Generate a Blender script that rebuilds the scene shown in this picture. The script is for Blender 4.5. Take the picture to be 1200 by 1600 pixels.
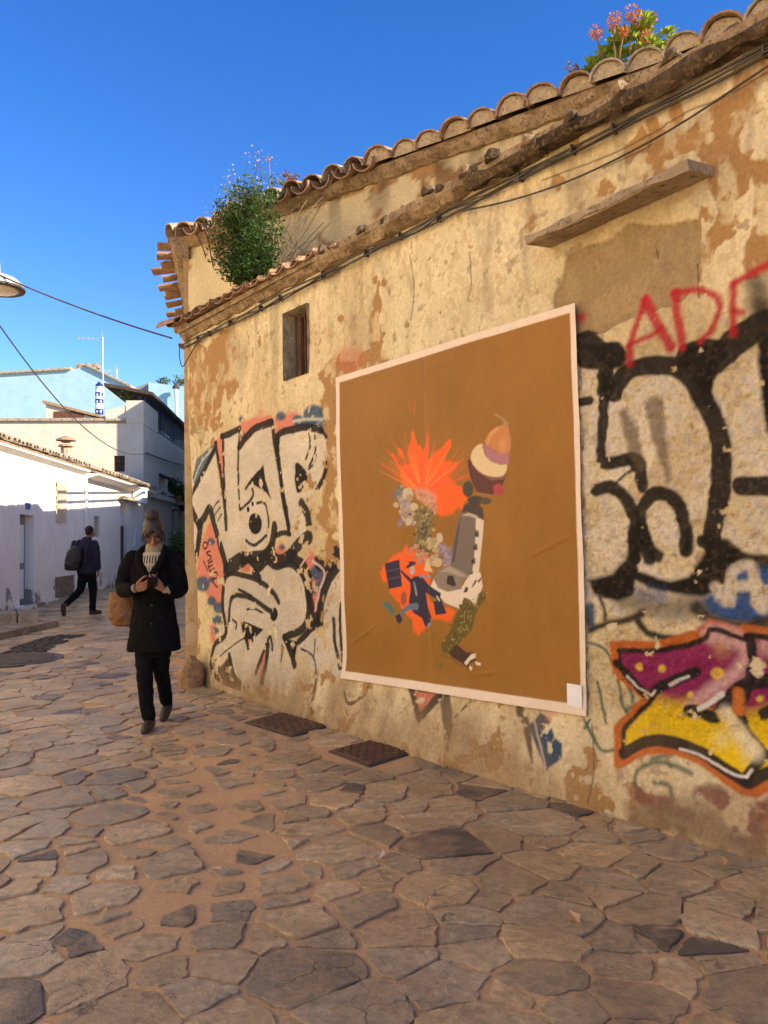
import bpy, bmesh, math, random
import numpy as np
from mathutils import Vector, Matrix

# ------------------------------------------------------------------ clear
for o in list(bpy.data.objects):
    bpy.data.objects.remove(o, do_unlink=True)
S = bpy.context.scene
COL = S.collection

# ------------------------------------------------------------------ camera
F_PX = 1202.0                       # focal length for a 1200 x 1600 frame
CAM_H = 1.45
_th, _ro = math.radians(2.2), math.radians(0.9)
cF = np.array([0.0, math.cos(_th), math.sin(_th)])
_R0 = np.array([1.0, 0, 0]); _U0 = np.cross(_R0, cF)
cR = math.cos(_ro) * _R0 - math.sin(_ro) * _U0
cU = math.sin(_ro) * _R0 + math.cos(_ro) * _U0
cC = np.array([0.0, 0.0, CAM_H])
camd = bpy.data.cameras.new('camera')
camd.sensor_fit = 'VERTICAL'; camd.sensor_height = 32.0
camd.lens = F_PX / 1600.0 * 32.0
camd.clip_start = 0.05; camd.clip_end = 5000
cam = bpy.data.objects.new('camera', camd); COL.objects.link(cam)
M = Matrix.Identity(4)
for i in range(3):
    M[i][0] = cR[i]; M[i][1] = cU[i]; M[i][2] = -cF[i]; M[i][3] = cC[i]
cam.matrix_world = M
S.camera = cam

# ------------------------------------------------------------------ sky and sun
SUN_EL = math.radians(27.0)
SUN_DIR = np.array([0.90, -0.43, 0.0]); SUN_DIR /= np.linalg.norm(SUN_DIR)   # towards the sun, horizontal
world = bpy.data.worlds.new('World'); S.world = world; world.use_nodes = True
wn = world.node_tree.nodes; wl = world.node_tree.links
for n_ in list(wn): wn.remove(n_)
sky = wn.new('ShaderNodeTexSky'); sky.sky_type = 'NISHITA'; sky.sun_disc = False
sky.sun_elevation = SUN_EL
sky.sun_rotation = math.atan2(SUN_DIR[0], SUN_DIR[1])
sky.altitude = 0; sky.air_density = 1.0; sky.dust_density = 0.15; sky.ozone_density = 2.6
bg = wn.new('ShaderNodeBackground'); bg.inputs['Strength'].default_value = 0.10
wo = wn.new('ShaderNodeOutputWorld')
hs = wn.new('ShaderNodeHueSaturation'); hs.inputs['Saturation'].default_value = 1.35; hs.inputs['Hue'].default_value = 0.516
wl.new(sky.outputs[0], hs.inputs['Color']); wl.new(hs.outputs[0], bg.inputs['Color']); wl.new(bg.outputs[0], wo.inputs['Surface'])

sund = bpy.data.lights.new('sun', 'SUN'); sund.energy = 4.5; sund.angle = math.radians(0.53)
sund.color = (1.0, 0.86, 0.66)
sun = bpy.data.objects.new('sun', sund); COL.objects.link(sun)
_sd = Vector((SUN_DIR[0] * math.cos(SUN_EL), SUN_DIR[1] * math.cos(SUN_EL), math.sin(SUN_EL)))
sun.rotation_euler = _sd.to_track_quat('Z', 'Y').to_euler()
sun.location = (12, -6, 14)

S.view_settings.view_transform = 'Standard'
S.view_settings.look = 'None'
S.view_settings.exposure = 1.42
S.view_settings.gamma = 1.0
S.view_settings.use_curve_mapping = False
S.render.engine = 'CYCLES'
S.cycles.max_bounces = 8
S.cycles.diffuse_bounces = 6

# ------------------------------------------------------------------ survey helpers (pixel of the photograph -> point of the place)
def ray(x, y): return cF + (x - 600) / F_PX * cR - (y - 800) / F_PX * cU
def proj(p):
    q = np.asarray(p, float) - cC; d = q @ cF
    return (600 + F_PX * (q @ cR) / d, 800 - F_PX * (q @ cU) / d)
def gz(y): return 0.01 * np.maximum(0.0, np.asarray(y, float) - 8.0)
def ground_pt(x, y):
    v = ray(x, y); p = cC - v * CAM_H / v[2]
    for _ in range(15):
        p = cC + v * (float(gz(p[1])) - CAM_H) / v[2]
    return p
def on_plane(x, y, P, n):
    v = ray(x, y); return cC + v * (((P - cC) @ n) / (v @ n))
def at_depth(x, y, Y):
    v = ray(x, y); return cC + v * (Y / v[1])
def at_z(x, y, z):
    v = ray(x, y); return cC + v * ((z - CAM_H) / v[2])

# long wall of the stucco house: origin A, direction along the wall, outward normal
WA = np.array([-2.07, 8.30, 0.0])
WD = np.array([3.77, -4.79, 0.0]); WD /= np.linalg.norm(WD)
WN = np.array([WD[1], -WD[0], 0.0])
UP = np.array([0.0, 0.0, 1.0])
def wall_uv(x, y, out=0.0):
    p = on_plane(x, y, WA + WN * out, WN); return np.array([(p - WA) @ WD, p[2]])
def wp(u, v, out=0.0): return WA + WD * u + WN * out + UP * v
# left-hand row of houses
LA = np.array([-7.79, 15.6, 0.0])
_la = math.radians(-5.0)
LD = np.array([math.sin(_la), math.cos(_la), 0.0])
LN = np.array([LD[1], -LD[0], 0.0])
def left_sz(x, y, out=0.0):
    p = on_plane(x, y, LA + LN * out, LN); return np.array([(p - LA) @ LD, p[2]])
def lp(s, z, out=0.0): return LA + LD * s + LN * out + UP * z

# ------------------------------------------------------------------ object helpers
def link(o, parent=None):
    COL.objects.link(o)
    if parent is not None: o.parent = parent
    return o
def tag(o, label=None, cat=None, group=None, kind=None):
    if label: o['label'] = label
    if cat: o['category'] = cat
    if group: o['group'] = group
    if kind: o['kind'] = kind
    return o
def empty(name, loc, label=None, cat=None, group=None):
    o = bpy.data.objects.new(name, None); o.empty_display_size = 0.2
    link(o); o.location = Vector([float(c) for c in loc])
    return tag(o, label, cat, group)
def mesh_data(name, verts, faces, mat=None, smooth=False):
    me = bpy.data.meshes.new(name)
    me.from_pydata([tuple(map(float, v)) for v in verts], [], [tuple(f) for f in faces])
    if mat is not None:
        for m_ in (mat if isinstance(mat, (list, tuple)) else [mat]): me.materials.append(m_)
    if smooth: me.polygons.foreach_set('use_smooth', [True] * len(me.polygons))
    me.update()
    return me
def obj(name, verts, faces, mat, parent=None, smooth=False):
    """world-coordinate mesh object; under a parent it is stored relative to the parent's origin"""
    if parent is not None:
        off = np.zeros(3); p = parent
        while p is not None:
            off = off + np.array(p.location); p = p.parent
        verts = [np.asarray(v, float) - off for v in verts]
    return link(bpy.data.objects.new(name, mesh_data(name, verts, faces, mat, smooth)), parent)
def grid_obj(name, co, nu, nv, mat, parent=None, keep=None, attrs=None, smooth=True):
    """dense sheet; co is (nv*nu,3), keep an optional (nv-1,nu-1) mask of faces"""
    if parent is not None:
        off = np.zeros(3); p = parent
        while p is not None:
            off = off + np.array(p.location); p = p.parent
        co = co - off
    i = np.arange(nu - 1)[None, :] + np.arange(nv - 1)[:, None] * nu
    q = np.stack([i, i + 1, i + 1 + nu, i + nu], -1)
    q = q[keep] if keep is not None else q.reshape(-1, 4)
    me = bpy.data.meshes.new(name)
    me.vertices.add(len(co)); me.vertices.foreach_set('co', co.astype(np.float32).ravel())
    nf = len(q)
    me.loops.add(nf * 4); me.loops.foreach_set('vertex_index', q.astype(np.int32).ravel())
    me.polygons.add(nf)
    me.polygons.foreach_set('loop_start', np.arange(0, nf * 4, 4, dtype=np.int32))
    me.polygons.foreach_set('loop_total', np.full(nf, 4, dtype=np.int32))
    me.polygons.foreach_set('use_smooth', np.full(nf, smooth, dtype=bool))
    me.update(calc_edges=True)
    for k, a in (attrs or {}).items():
        at = me.color_attributes.new(k, 'FLOAT_COLOR', 'POINT')
        at.data.foreach_set('color', a.astype(np.float32).ravel())
    me.materials.append(mat)
    return link(bpy.data.objects.new(name, me), parent)

class MB:
    """collects simple solids, then links them as one mesh object"""
    def __init__(s): s.v = []; s.f = []
    def add(s, vs, fs):
        b = len(s.v); s.v += [np.asarray(v, float) for v in vs]; s.f += [tuple(i + b for i in f) for f in fs]; return s
    def hexa(s, b4, t4):
        return s.add(list(b4) + list(t4), [(3, 2, 1, 0), (4, 5, 6, 7), (0, 1, 5, 4), (1, 2, 6, 5), (2, 3, 7, 6), (3, 0, 4, 7)])
    def box(s, c, ax, ay, az):
        c, ax, ay, az = map(lambda a: np.asarray(a, float), (c, ax, ay, az))
        b = [c - ax - ay - az, c + ax - ay - az, c + ax + ay - az, c - ax + ay - az]
        return s.hexa(b, [p + 2 * az for p in b])
    def prism(s, pts, vec):
        n = len(pts); vec = np.asarray(vec, float); pts = [np.asarray(p, float) for p in pts]
        return s.add(pts + [p + vec for p in pts], [tuple(range(n))[::-1], tuple(range(n, 2 * n))] + [(i, (i + 1) % n, n + (i + 1) % n, n + i) for i in range(n)])
    def tube(s, pts, r, n=6, cap=True):
        pts = [np.asarray(p, float) for p in pts]; rs = r if hasattr(r, '__len__') else [r] * len(pts)
        rings = []
        prev = None
        for i, p in enumerate(pts):
            t = pts[min(i + 1, len(pts) - 1)] - pts[max(i - 1, 0)]
            t = t / (np.linalg.norm(t) + 1e-9)
            a = prev if prev is not None else (np.array([0, 0, 1.0]) if abs(t[2]) < 0.9 else np.array([1.0, 0, 0]))
            a = a - t * (a @ t); a /= np.linalg.norm(a) + 1e-9; prev = a
            b = np.cross(t, a)
            rings.append([p + rs[i] * (math.cos(k * 2 * math.pi / n) * a + math.sin(k * 2 * math.pi / n) * b) for k in range(n)])
        vs = [v for rg in rings for v in rg]
        fs = [(i * n + k, i * n + (k + 1) % n, (i + 1) * n + (k + 1) % n, (i + 1) * n + k) for i in range(len(pts) - 1) for k in range(n)]
        if cap: fs += [tuple(range(n))[::-1], tuple(range((len(pts) - 1) * n, len(pts) * n))]
        return s.add(vs, fs)
    def loft(s, rings, cap=True):
        n = len(rings[0]); vs = [v for rg in rings for v in rg]
        fs = [(i * n + k, i * n + (k + 1) % n, (i + 1) * n + (k + 1) % n, (i + 1) * n + k) for i in range(len(rings) - 1) for k in range(n)]
        if cap: fs += [tuple(range(n))[::-1], tuple(range((len(rings) - 1) * n, len(rings) * n))]
        return s.add(vs, fs)
    def build(s, name, mat, parent=None, smooth=False): return obj(name, s.v, s.f, mat, parent, smooth)

# ------------------------------------------------------------------ numeric noise
_rng = np.random.RandomState(11)
_LAT = _rng.rand(16, 256, 256)
def vnoise(x, y, k=0):
    L = _LAT[k % 16]; xi = np.floor(x).astype(int); yi = np.floor(y).astype(int)
    fx = x - xi; fy = y - yi; fx = fx * fx * (3 - 2 * fx); fy = fy * fy * (3 - 2 * fy)
    a = L[xi & 255, yi & 255]; b = L[(xi + 1) & 255, yi & 255]; c = L[xi & 255, (yi + 1) & 255]; d = L[(xi + 1) & 255, (yi + 1) & 255]
    return (a * (1 - fx) + b * fx) * (1 - fy) + (c * (1 - fx) + d * fx) * fy
def fbm(x, y, k=0, octs=4, gain=0.5):
    s = 0; a = 1; t = 0
    for o in range(octs):
        s = s + a * vnoise(x * 2 ** o + 17.3 * o, y * 2 ** o + 9.1 * o, k + o); t += a; a *= gain
    return s / t
def sstep(a, b, x):
    t = np.clip((x - a) / (b - a), 0, 1); return t * t * (3 - 2 * t)

# ------------------------------------------------------------------ materials
def _nt(name):
    m = bpy.data.materials.new(name); m.use_nodes = True
    nt = m.node_tree; b = nt.nodes['Principled BSDF']
    return m, nt, b
def N(nt, t, **kw):
    n = nt.nodes.new(t)
    for k, v in kw.items():
        if k in n.inputs: n.inputs[k].default_value = v
        else: setattr(n, k, v)
    return n
def noise_node(nt, pos, scale, detail=4, rough=0.55, stretch=None):
    n = N(nt, 'ShaderNodeTexNoise'); n.inputs['Scale'].default_value = scale
    n.inputs['Detail'].default_value = detail; n.inputs['Roughness'].default_value = rough
    if stretch is not None:
        mp = N(nt, 'ShaderNodeMapping'); mp.inputs['Scale'].default_value = stretch
        nt.links.new(pos, mp.inputs['Vector']); pos = mp.outputs[0]
    nt.links.new(pos, n.inputs['Vector']); return n.outputs['Fac']
def ramp(nt, fac, stops):
    r = N(nt, 'ShaderNodeValToRGB'); e = r.color_ramp.elements
    while len(e) < len(stops): e.new(0.5)
    for el, (p, c) in zip(e, stops):
        el.position = p; el.color = (c, c, c, 1) if not hasattr(c, '__len__') else (*c, 1)
    nt.links.new(fac, r.inputs[0]); return r.outputs[0]
def mix(nt, fac, a, b, mode='MIX'):
    m = N(nt, 'ShaderNodeMix', data_type='RGBA', blend_type=mode)
    for s_, v in ((m.inputs['Factor'], fac), (m.inputs['A'] if False else m.inputs[6], a), (m.inputs[7], b)):
        if hasattr(v, 'is_linked') or isinstance(v, bpy.types.NodeSocket): nt.links.new(v, s_)
        elif hasattr(v, '__len__'): s_.default_value = (*v[:3], 1)
        else: s_.default_value = v
    return m.outputs[2]
def bump(nt, b, height, strength=0.4, dist=0.01, prev=None):
    n = N(nt, 'ShaderNodeBump'); n.inputs['Strength'].default_value = strength; n.inputs['Distance'].default_value = dist
    nt.links.new(height, n.inputs['Height'])
    if prev is not None: nt.links.new(prev, n.inputs['Normal'])
    nt.links.new(n.outputs[0], b.inputs['Normal']); return n.outputs[0]
def mat(name, c, c2=None, scale=6.0, rough=0.85, bstr=0.3, bscale=60.0, bdist=0.004, spec=0.3, metal=0.0, c3=None, lo=0.38, hi=0.62, stretch=None, trans=0.0):
    """plain surface: two or three colours mixed by noise, fine bump"""
    m, nt, b = _nt(name)
    pos = N(nt, 'ShaderNodeNewGeometry').outputs['Position']
    col = None
    if c2 is not None:
        col = mix(nt, ramp(nt, noise_node(nt, pos, scale, 6, 0.6, stretch), [(lo, 0.0), (hi, 1.0)]), c, c2)
        if c3 is not None:
            col = mix(nt, ramp(nt, noise_node(nt, pos, scale * 3.7, 5, 0.65, stretch), [(0.52, 0.0), (0.68, 1.0)]), col, c3)
        nt.links.new(col, b.inputs['Base Color'])
    else: b.inputs['Base Color'].default_value = (*c, 1)
    b.inputs['Roughness'].default_value = rough; b.inputs['Metallic'].default_value = metal
    b.inputs['Specular IOR Level'].default_value = spec
    if bstr: bump(nt, b, noise_node(nt, pos, bscale, 5, 0.6, stretch), bstr, bdist)
    if trans:
        b.inputs['Subsurface Weight'].default_value = 0
        tr = N(nt, 'ShaderNodeBsdfTranslucent'); ms = N(nt, 'ShaderNodeMixShader'); ms.inputs[0].default_value = trans
        if col is not None: nt.links.new(col, tr.inputs['Color'])
        else: tr.inputs['Color'].default_value = (*c, 1)
        nt.links.new(b.outputs[0], ms.inputs[1]); nt.links.new(tr.outputs[0], ms.inputs[2])
        nt.links.new(ms.outputs[0], nt.nodes['Material Output'].inputs['Surface'])
    return m
# ------------------------------------------------------------------ spray paint and wear, laid on the wall in wall coordinates (metres)
def smooth_path(pts, n=6, closed=False):
    P = [np.asarray(p, float) for p in pts]; out = []; m = len(P)
    if m < 3: return np.array(P)
    for i in range(m if closed else m - 1):
        if closed: p0, p1, p2, p3 = P[i - 1], P[i], P[(i + 1) % m], P[(i + 2) % m]
        else: p0, p1, p2, p3 = P[max(i - 1, 0)], P[i], P[i + 1], P[min(i + 2, m - 1)]
        for k in range(n):
            t = k / n
            out.append(0.5 * (2 * p1 + (p2 - p0) * t + (2 * p0 - 5 * p1 + 4 * p2 - p3) * t * t + (3 * p1 - p0 - 3 * p2 + p3) * t ** 3))
    if not closed: out.append(P[-1])
    return np.array(out)
class Paint:
    def __init__(s, U, V, col, jit=0.0):
        s.U, s.V, s.col = U, V, col
        s.a = np.zeros(len(U)); s.Q = U + jit * (fbm(U * 25, V * 25, 3, 3) - 0.5) * 2; s.R = V + jit * (fbm(U * 25 + 50, V * 25, 4, 3) - 0.5) * 2
        s.wear = 1.0; s.tr = None
    def sel(s, P, pad):
        lo = P.min(0) - pad; hi = P.max(0) + pad
        return np.nonzero((s.Q > lo[0]) & (s.Q < hi[0]) & (s.R > lo[1]) & (s.R < hi[1]))[0]
    def T(s, pts): return np.array([s.tr(p[0], p[1]) for p in pts])
    def apply(s, i, a, c, wear=None):
        w = s.wear if not hasattr(s.wear, '__len__') else s.wear[i]
        a = a * (w if wear is None else 1.0)
        c = np.asarray(c, float)
        s.col[i] = s.col[i] * (1 - a[:, None]) + (c if c.ndim > 1 else c[None, :]) * a[:, None]
        s.a[i] = np.maximum(s.a[i], a)
    @staticmethod
    def psdf(x, y, P):
        d = np.full(x.shape, 1e9); ins = np.zeros(x.shape, bool); n = len(P)
        for k in range(n):
            a = P[k]; b = P[(k + 1) % n]; e = b - a; wx = x - a[0]; wy = y - a[1]
            t = np.clip((wx * e[0] + wy * e[1]) / (e @ e + 1e-12), 0, 1)
            d = np.minimum(d, (wx - e[0] * t) ** 2 + (wy - e[1] * t) ** 2)
            if abs(e[1]) > 1e-12:
                c = ((a[1] > y) != (b[1] > y)) & (x < e[0] * (y - a[1]) / e[1] + a[0]); ins ^= c
        d = np.sqrt(d); return np.where(ins, -d, d)
    def poly(s, pts, c, soft=0.008, alpha=1.0, smooth=0, amp=0.0, freq=6.0, k=5, wear=None):
        P = s.T(pts)
        if smooth: P = smooth_path(P, smooth, True)
        i = s.sel(P, soft + amp + 0.02)
        if len(i) == 0: return
        d = s.psdf(s.Q[i], s.R[i], P)
        if amp: d = d + amp * 2 * (fbm(s.U[i] * freq, s.V[i] * freq, k, 5) - 0.5)
        s.apply(i, alpha * sstep(soft, -soft, d), c, wear)
        return i, d
    def stroke(s, pts, w, c, soft=0.008, alpha=1.0, n=6, px=None, wear=None):
        """w: width (or width per point) in the units of the pixel frame, converted by px"""
        px = px or s.px
        P = s.T(pts); m = len(P)
        W = np.array(w if hasattr(w, '__len__') else [w] * m, float) * px
        if m > 2:
            WP = smooth_path(np.column_stack([P, W]), n); P = WP[:, :2]; W = WP[:, 2]
        i = s.sel(P, W.max() / 2 + soft + 0.01)
        if len(i) == 0: return
        x = s.Q[i]; y = s.R[i]; d = np.full(x.shape, 1e9)
        for k in range(len(P) - 1):
            a = P[k]; e = P[k + 1] - a; wx = x - a[0]; wy = y - a[1]
            t = np.clip((wx * e[0] + wy * e[1]) / (e @ e + 1e-12), 0, 1)
            d = np.minimum(d, np.hypot(wx - e[0] * t, wy - e[1] * t) - 0.5 * (W[k] + (W[k + 1] - W[k]) * t))
        s.apply(i, alpha * sstep(soft, -soft, d), c, wear)
    def dot(s, x, y, r, c, soft=0.01, alpha=1.0, ry=None):
        ry = ry or r
        s.poly([(x + r * math.cos(t), y + ry * math.sin(t)) for t in np.linspace(0, 2 * math.pi, 18)[:-1]], c, soft, alpha)

# sheet of wall vertices, closer together where the wall comes near
WTOP = 3.72
us = [0.0]
while us[-1] < 6.75:
    dep = 8.3 - 0.786 * us[-1]; us.append(us[-1] + max(dep, 3.0) / 769 * 1.3)
us = np.array(us); vs = np.arange(-0.06, WTOP + 0.004, 0.0068)
NU, NV = len(us), len(vs)
GU, GV = np.meshgrid(us, vs); GU = GU.ravel().copy(); GV = GV.ravel().copy()
edge0 = np.clip(0.03 - 0.09 * (GV - 0.35), -0.21, 0.06)
GU += edge0 * np.clip(1 - GU / 0.9, 0, 1)

CREAM = np.array([0.64, 0.525, 0.295]); PALE = np.array([0.69, 0.59, 0.365]); OCHRE = np.array([0.37, 0.215, 0.085]); GREY = np.array([0.28, 0.21, 0.12])
n1 = fbm(GU * 1.3, GV * 1.3, 0, 5); n2 = fbm(GU * 5, GV * 4, 1, 5); n3 = fbm(GU * 16, GV * 16, 2, 4); n4 = fbm(GU * 9 + 40, GV * 2.2, 6, 4)
wc = CREAM + (PALE - CREAM) * sstep(0.35, 0.65, n1)[:, None]
wc = wc * (0.86 + 0.28 * n2)[:, None]
relief = np.zeros(len(GU))
# run-off streaks under the eave and general grime
top = sstep(2.2, 3.7, GV)
wc = wc * (1 - 0.35 * (top * sstep(0.52, 0.72, n4)))[:, None]
stn = sstep(.46, .72, fbm(GU * 2.3, GV * .9, 9, 5)) * .34 + sstep(.5, .75, fbm(GU * 7 + 30, GV * .8, 12, 4)) * .22 * sstep(1.5, 3.6, GV)
wc = wc * (1 - stn[:, None]) + np.array([.36, .255, .135]) * stn[:, None]
W = Paint(GU, GV, wc)
W.tr = wall_uv; W.px = 0.004
def flake(pts, c, amp=0.10, freq=7.0, depth=0.004, k=5, alpha=1.0, soft=0.008):
    r = W.poly(pts, c, soft, alpha, 0, amp, freq, k)
    if r: relief[r[0]] -= depth * alpha * sstep(soft, -soft, r[1])
def flake_where(cond, thr, c, freq=6, k=8, depth=0.003, alpha=1.0):
    m = sstep(thr, thr + 0.025, fbm(GU * freq, GV * freq, k, 5) * 0.75 + 0.25 * n3 + cond) * alpha
    wc[:] = wc * (1 - m[:, None]) + np.asarray(c)[None] * (0.85 + 0.3 * n2)[:, None] * m[:, None]
    relief[:] -= depth * m
W.wear = .30 + .70 * sstep(.36, .52, fbm(GU * 11, GV * 8, 13, 5))
def bell(cu, cv, ru, rv): return np.exp(-((GU - cu) / ru) ** 2 - ((GV - cv) / rv) ** 2)
flake_where(0.17 * bell(0.3, 2.6, 0.5, 0.7) + 0.12 * bell(2.55, 1.9, 0.35, 0.9) + 0.13 * bell(5.8, 3.3, 0.5, 0.5) + 0.08 * bell(3.0, 2.9, 0.9, 0.25) + 0.12 * sstep(0.75, 0.0, GV) - .05, 0.66, OCHRE)
flake_where(0.05 * bell(4.2, 3.3, 1.5, 0.5) + 0.06 * bell(1.2, 3.3, 1.0, 0.4) + 0.10 * sstep(0.6, 0.0, GV) - .03, 0.68, GREY, 14, 10, 0.002, 0.6)
fine = sstep(.60, .66, fbm(GU * 30, GV * 22, 11, 4) + .12 * (fbm(GU * 2, GV * 2, 12, 3) - .5) + .05 * sstep(2.6, 3.4, GV)); wc[:] = wc * (1 - .28 * fine[:, None]) + OCHRE * (.28 * fine[:, None]); relief[:] -= .0015 * fine
flake([(292, 540), (345, 522), (368, 560), (352, 640), (330, 672), (312, 690), (296, 640)], OCHRE, 0.26, 5.0)
flake([(500, 578), (530, 560), (590, 540), (600, 566), (530, 596), (530, 840), (520, 930), (505, 950), (500, 760)], OCHRE, 0.20, 6.0)
flake([(577, 470), (590, 440), (594, 560), (575, 575)], OCHRE, 0.06, 9)
flake([(1010, 235), (1015, 195), (1075, 205), (1130, 150), (1172, 138), (1165, 300), (1130, 385), (1108, 400), (1100, 330), (1112, 262), (1080, 240), (1020, 262)], OCHRE, 0.12, 10, 0.006)
flake([(1140, 105), (1200, 80), (1200, 125), (1150, 140)], OCHRE, 0.05, 9)
flake([(1178, 255), (1210, 240), (1210, 420), (1166, 440), (1172, 345)], OCHRE, 0.05, 9)
flake([(1040, 130), (1060, 120), (1065, 190), (1045, 205)], OCHRE, 0.04, 9)
_w = W.wear; W.wear = .8 + .2 * _w
flake([(862, 470), (888, 402), (985, 352), (1096, 342), (1094, 440), (1062, 470), (985, 500), (908, 538), (868, 498)], (0.31, 0.22, 0.11), 0.05, 6, 0.014, 7)
W.wear = _w
flake([(1020, 380), (1060, 350), (1085, 360), (1080, 410), (1030, 430)], GREY, 0.05, 8, 0.002, 7)
flake([(920, 470), (1000, 430), (1010, 470), (930, 510)], (0.38, 0.27, 0.13), 0.06, 8, 0.0, 9, 0.7)
for cr in ([(848, 282), (885, 268), (940, 246), (1008, 213), (1070, 175), (1124, 154), (1200, 112)], [(940, 262), (1000, 235), (1015, 225)], [(735, 395), (738, 440), (731, 470)],
           [(318, 575), (323, 605), (319, 640)], [(1087, 412), (1092, 465)], [(1022, 390), (1025, 402)], [(640, 400), (646, 450), (640, 500)],
           [(500, 1100), (503, 1060), (496, 1010)], [(930, 1130), (940, 1200), (935, 1250)], [(725, 560), (728, 540), (722, 515)], [(905, 610), (912, 590), (922, 575)]):
    W.wear = 1.0; W.stroke(cr, 2.2, (0.10, 0.065, 0.03), 0.003, 0.85)
    P_ = W.T(cr); ii = W.sel(P_, 0.01)
W.wear = 1.0
W.dot(545, 563, 22, (0.45, 0.13, 0.07), 0.06, 0.55)
# ---- left piece
chip = fbm(GU * 14, GV * 14, 12, 5); chipL = sstep(0.74, 0.68, chip + 0.14 * bell(2.45, 1.4, 0.45, 1.0) + 0.10 * sstep(0.8, 0.2, GV) + 0.05 * bell(1.5, 2.0, 0.5, 0.3))
W.wear = chipL; W.px = 0.0040
W.tr = lambda x, y: wall_uv(280 + x / 2.963, 580 + y / 2.963)
W.Q = GU + 0.012 * (fbm(GU * 12, GV * 12, 3, 3) - 0.5); W.R = GV + 0.012 * (fbm(GU * 12 + 50, GV * 12, 4, 3) - 0.5)
BLK = (0.020, 0.017, 0.015); PINK = (0.60, 0.19, 0.13); BLUE = (0.022, 0.085, 0.15); TEAL = (0.05, 0.16, 0.16)
SILV = (0.56, 0.505, 0.40) * (0.78 + 0.44 * fbm(GU * 3, GV * 5, 14, 5))[:, None]
def silver(pts, smooth=0, soft=0.008):
    P = W.T(pts); P = smooth_path(P, smooth, True) if smooth else P
    i = W.sel(P, 0.03); d = W.psdf(W.Q[i], W.R[i], P); W.apply(i, 0.92 * sstep(soft, -soft, d), SILV[i])
for p in ([(140, 690), (190, 790), (207, 920), (190, 1090), (160, 1100), (72, 935), (100, 800)], [(283, 240), (345, 212), (432, 200), (438, 240), (362, 268), (280, 360)],
          [(445, 215), (530, 186), (592, 225), (535, 268), (472, 275), (452, 400)], [(160, 335), (200, 285), (212, 600), (180, 420)], [(425, 850), (470, 795), (497, 815), (505, 870), (440, 885)],
          [(548, 890), (612, 828), (645, 870), (672, 930), (645, 1130), (610, 1120), (598, 1000)], [(140, 1180), (168, 1165), (168, 1262), (150, 1255)]):
    W.poly(p, PINK, 0.03, 0.9)
W.poly([(78, 405), (148, 345), (168, 355), (72, 525), (56, 505)], BLUE, 0.02, 0.85)
W.stroke([(60, 520), (100, 420), (150, 365)], 6, (0.5, 0.55, 0.5), 0.01, 0.8)
for x, y, r in ((105, 985, 36), (147, 965, 13), (147, 1065, 22), (182, 1095, 28), (172, 1150, 22), (168, 1200, 15), (288, 222, 14), (300, 300, 16), (473, 208, 21), (555, 230, 28), (625, 200, 46), (652, 238, 26), (600, 240, 30), (335, 915, 20), (145, 790, 18), (640, 935, 36), (655, 990, 24), (620, 1020, 15), (575, 872, 9), (480, 815, 14)):
    W.dot(x, y, r, BLUE, 0.02, 0.9)
W.stroke([(530, 235), (590, 222), (665, 222)], 7, (0.55, 0.55, 0.45), 0.01, 0.8)
W.dot(380, 185, 12, PINK, 0.03, 0.7)
silver([(42, 592), (160, 380), (214, 725), (140, 632), (88, 708)])
silver([(202, 308), (278, 272), (279, 640), (287, 872), (214, 912), (140, 650), (214, 720)])
silver([(283, 372), (358, 272), (434, 245), (470, 480), (518, 748), (452, 762), (438, 690), (422, 600), (345, 545), (283, 640)])
silver([(468, 300), (600, 264), (682, 292), (690, 380), (676, 450), (640, 560), (582, 592), (612, 742), (512, 845), (500, 640), (478, 480)])
silver([(350 + 72 * math.cos(t), 692 + 152 * math.sin(t)) for t in np.linspace(0, 6.28, 24)[:-1]])
silver([(208, 960), (240, 942), (380, 985), (366, 925), (403, 866), (432, 908), (520, 898), (577, 960), (594, 1090), (572, 1192), (490, 1228), (535, 1325), (560, 1400), (500, 1480), (400, 1450), (330, 1470), (240, 1320), (200, 1362), (163, 1340), (165, 1262), (216, 1222), (200, 1050)], 3)
silver([(660, 1010), (752, 885), (764, 1410), (620, 1372), (558, 1300), (560, 1250), (632, 1180), (656, 1212)], 0)
silver([(60 + 30 * math.cos(t), 768 + 85 * math.sin(t)) for t in np.linspace(0, 6.28, 16)[:-1]])
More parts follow.
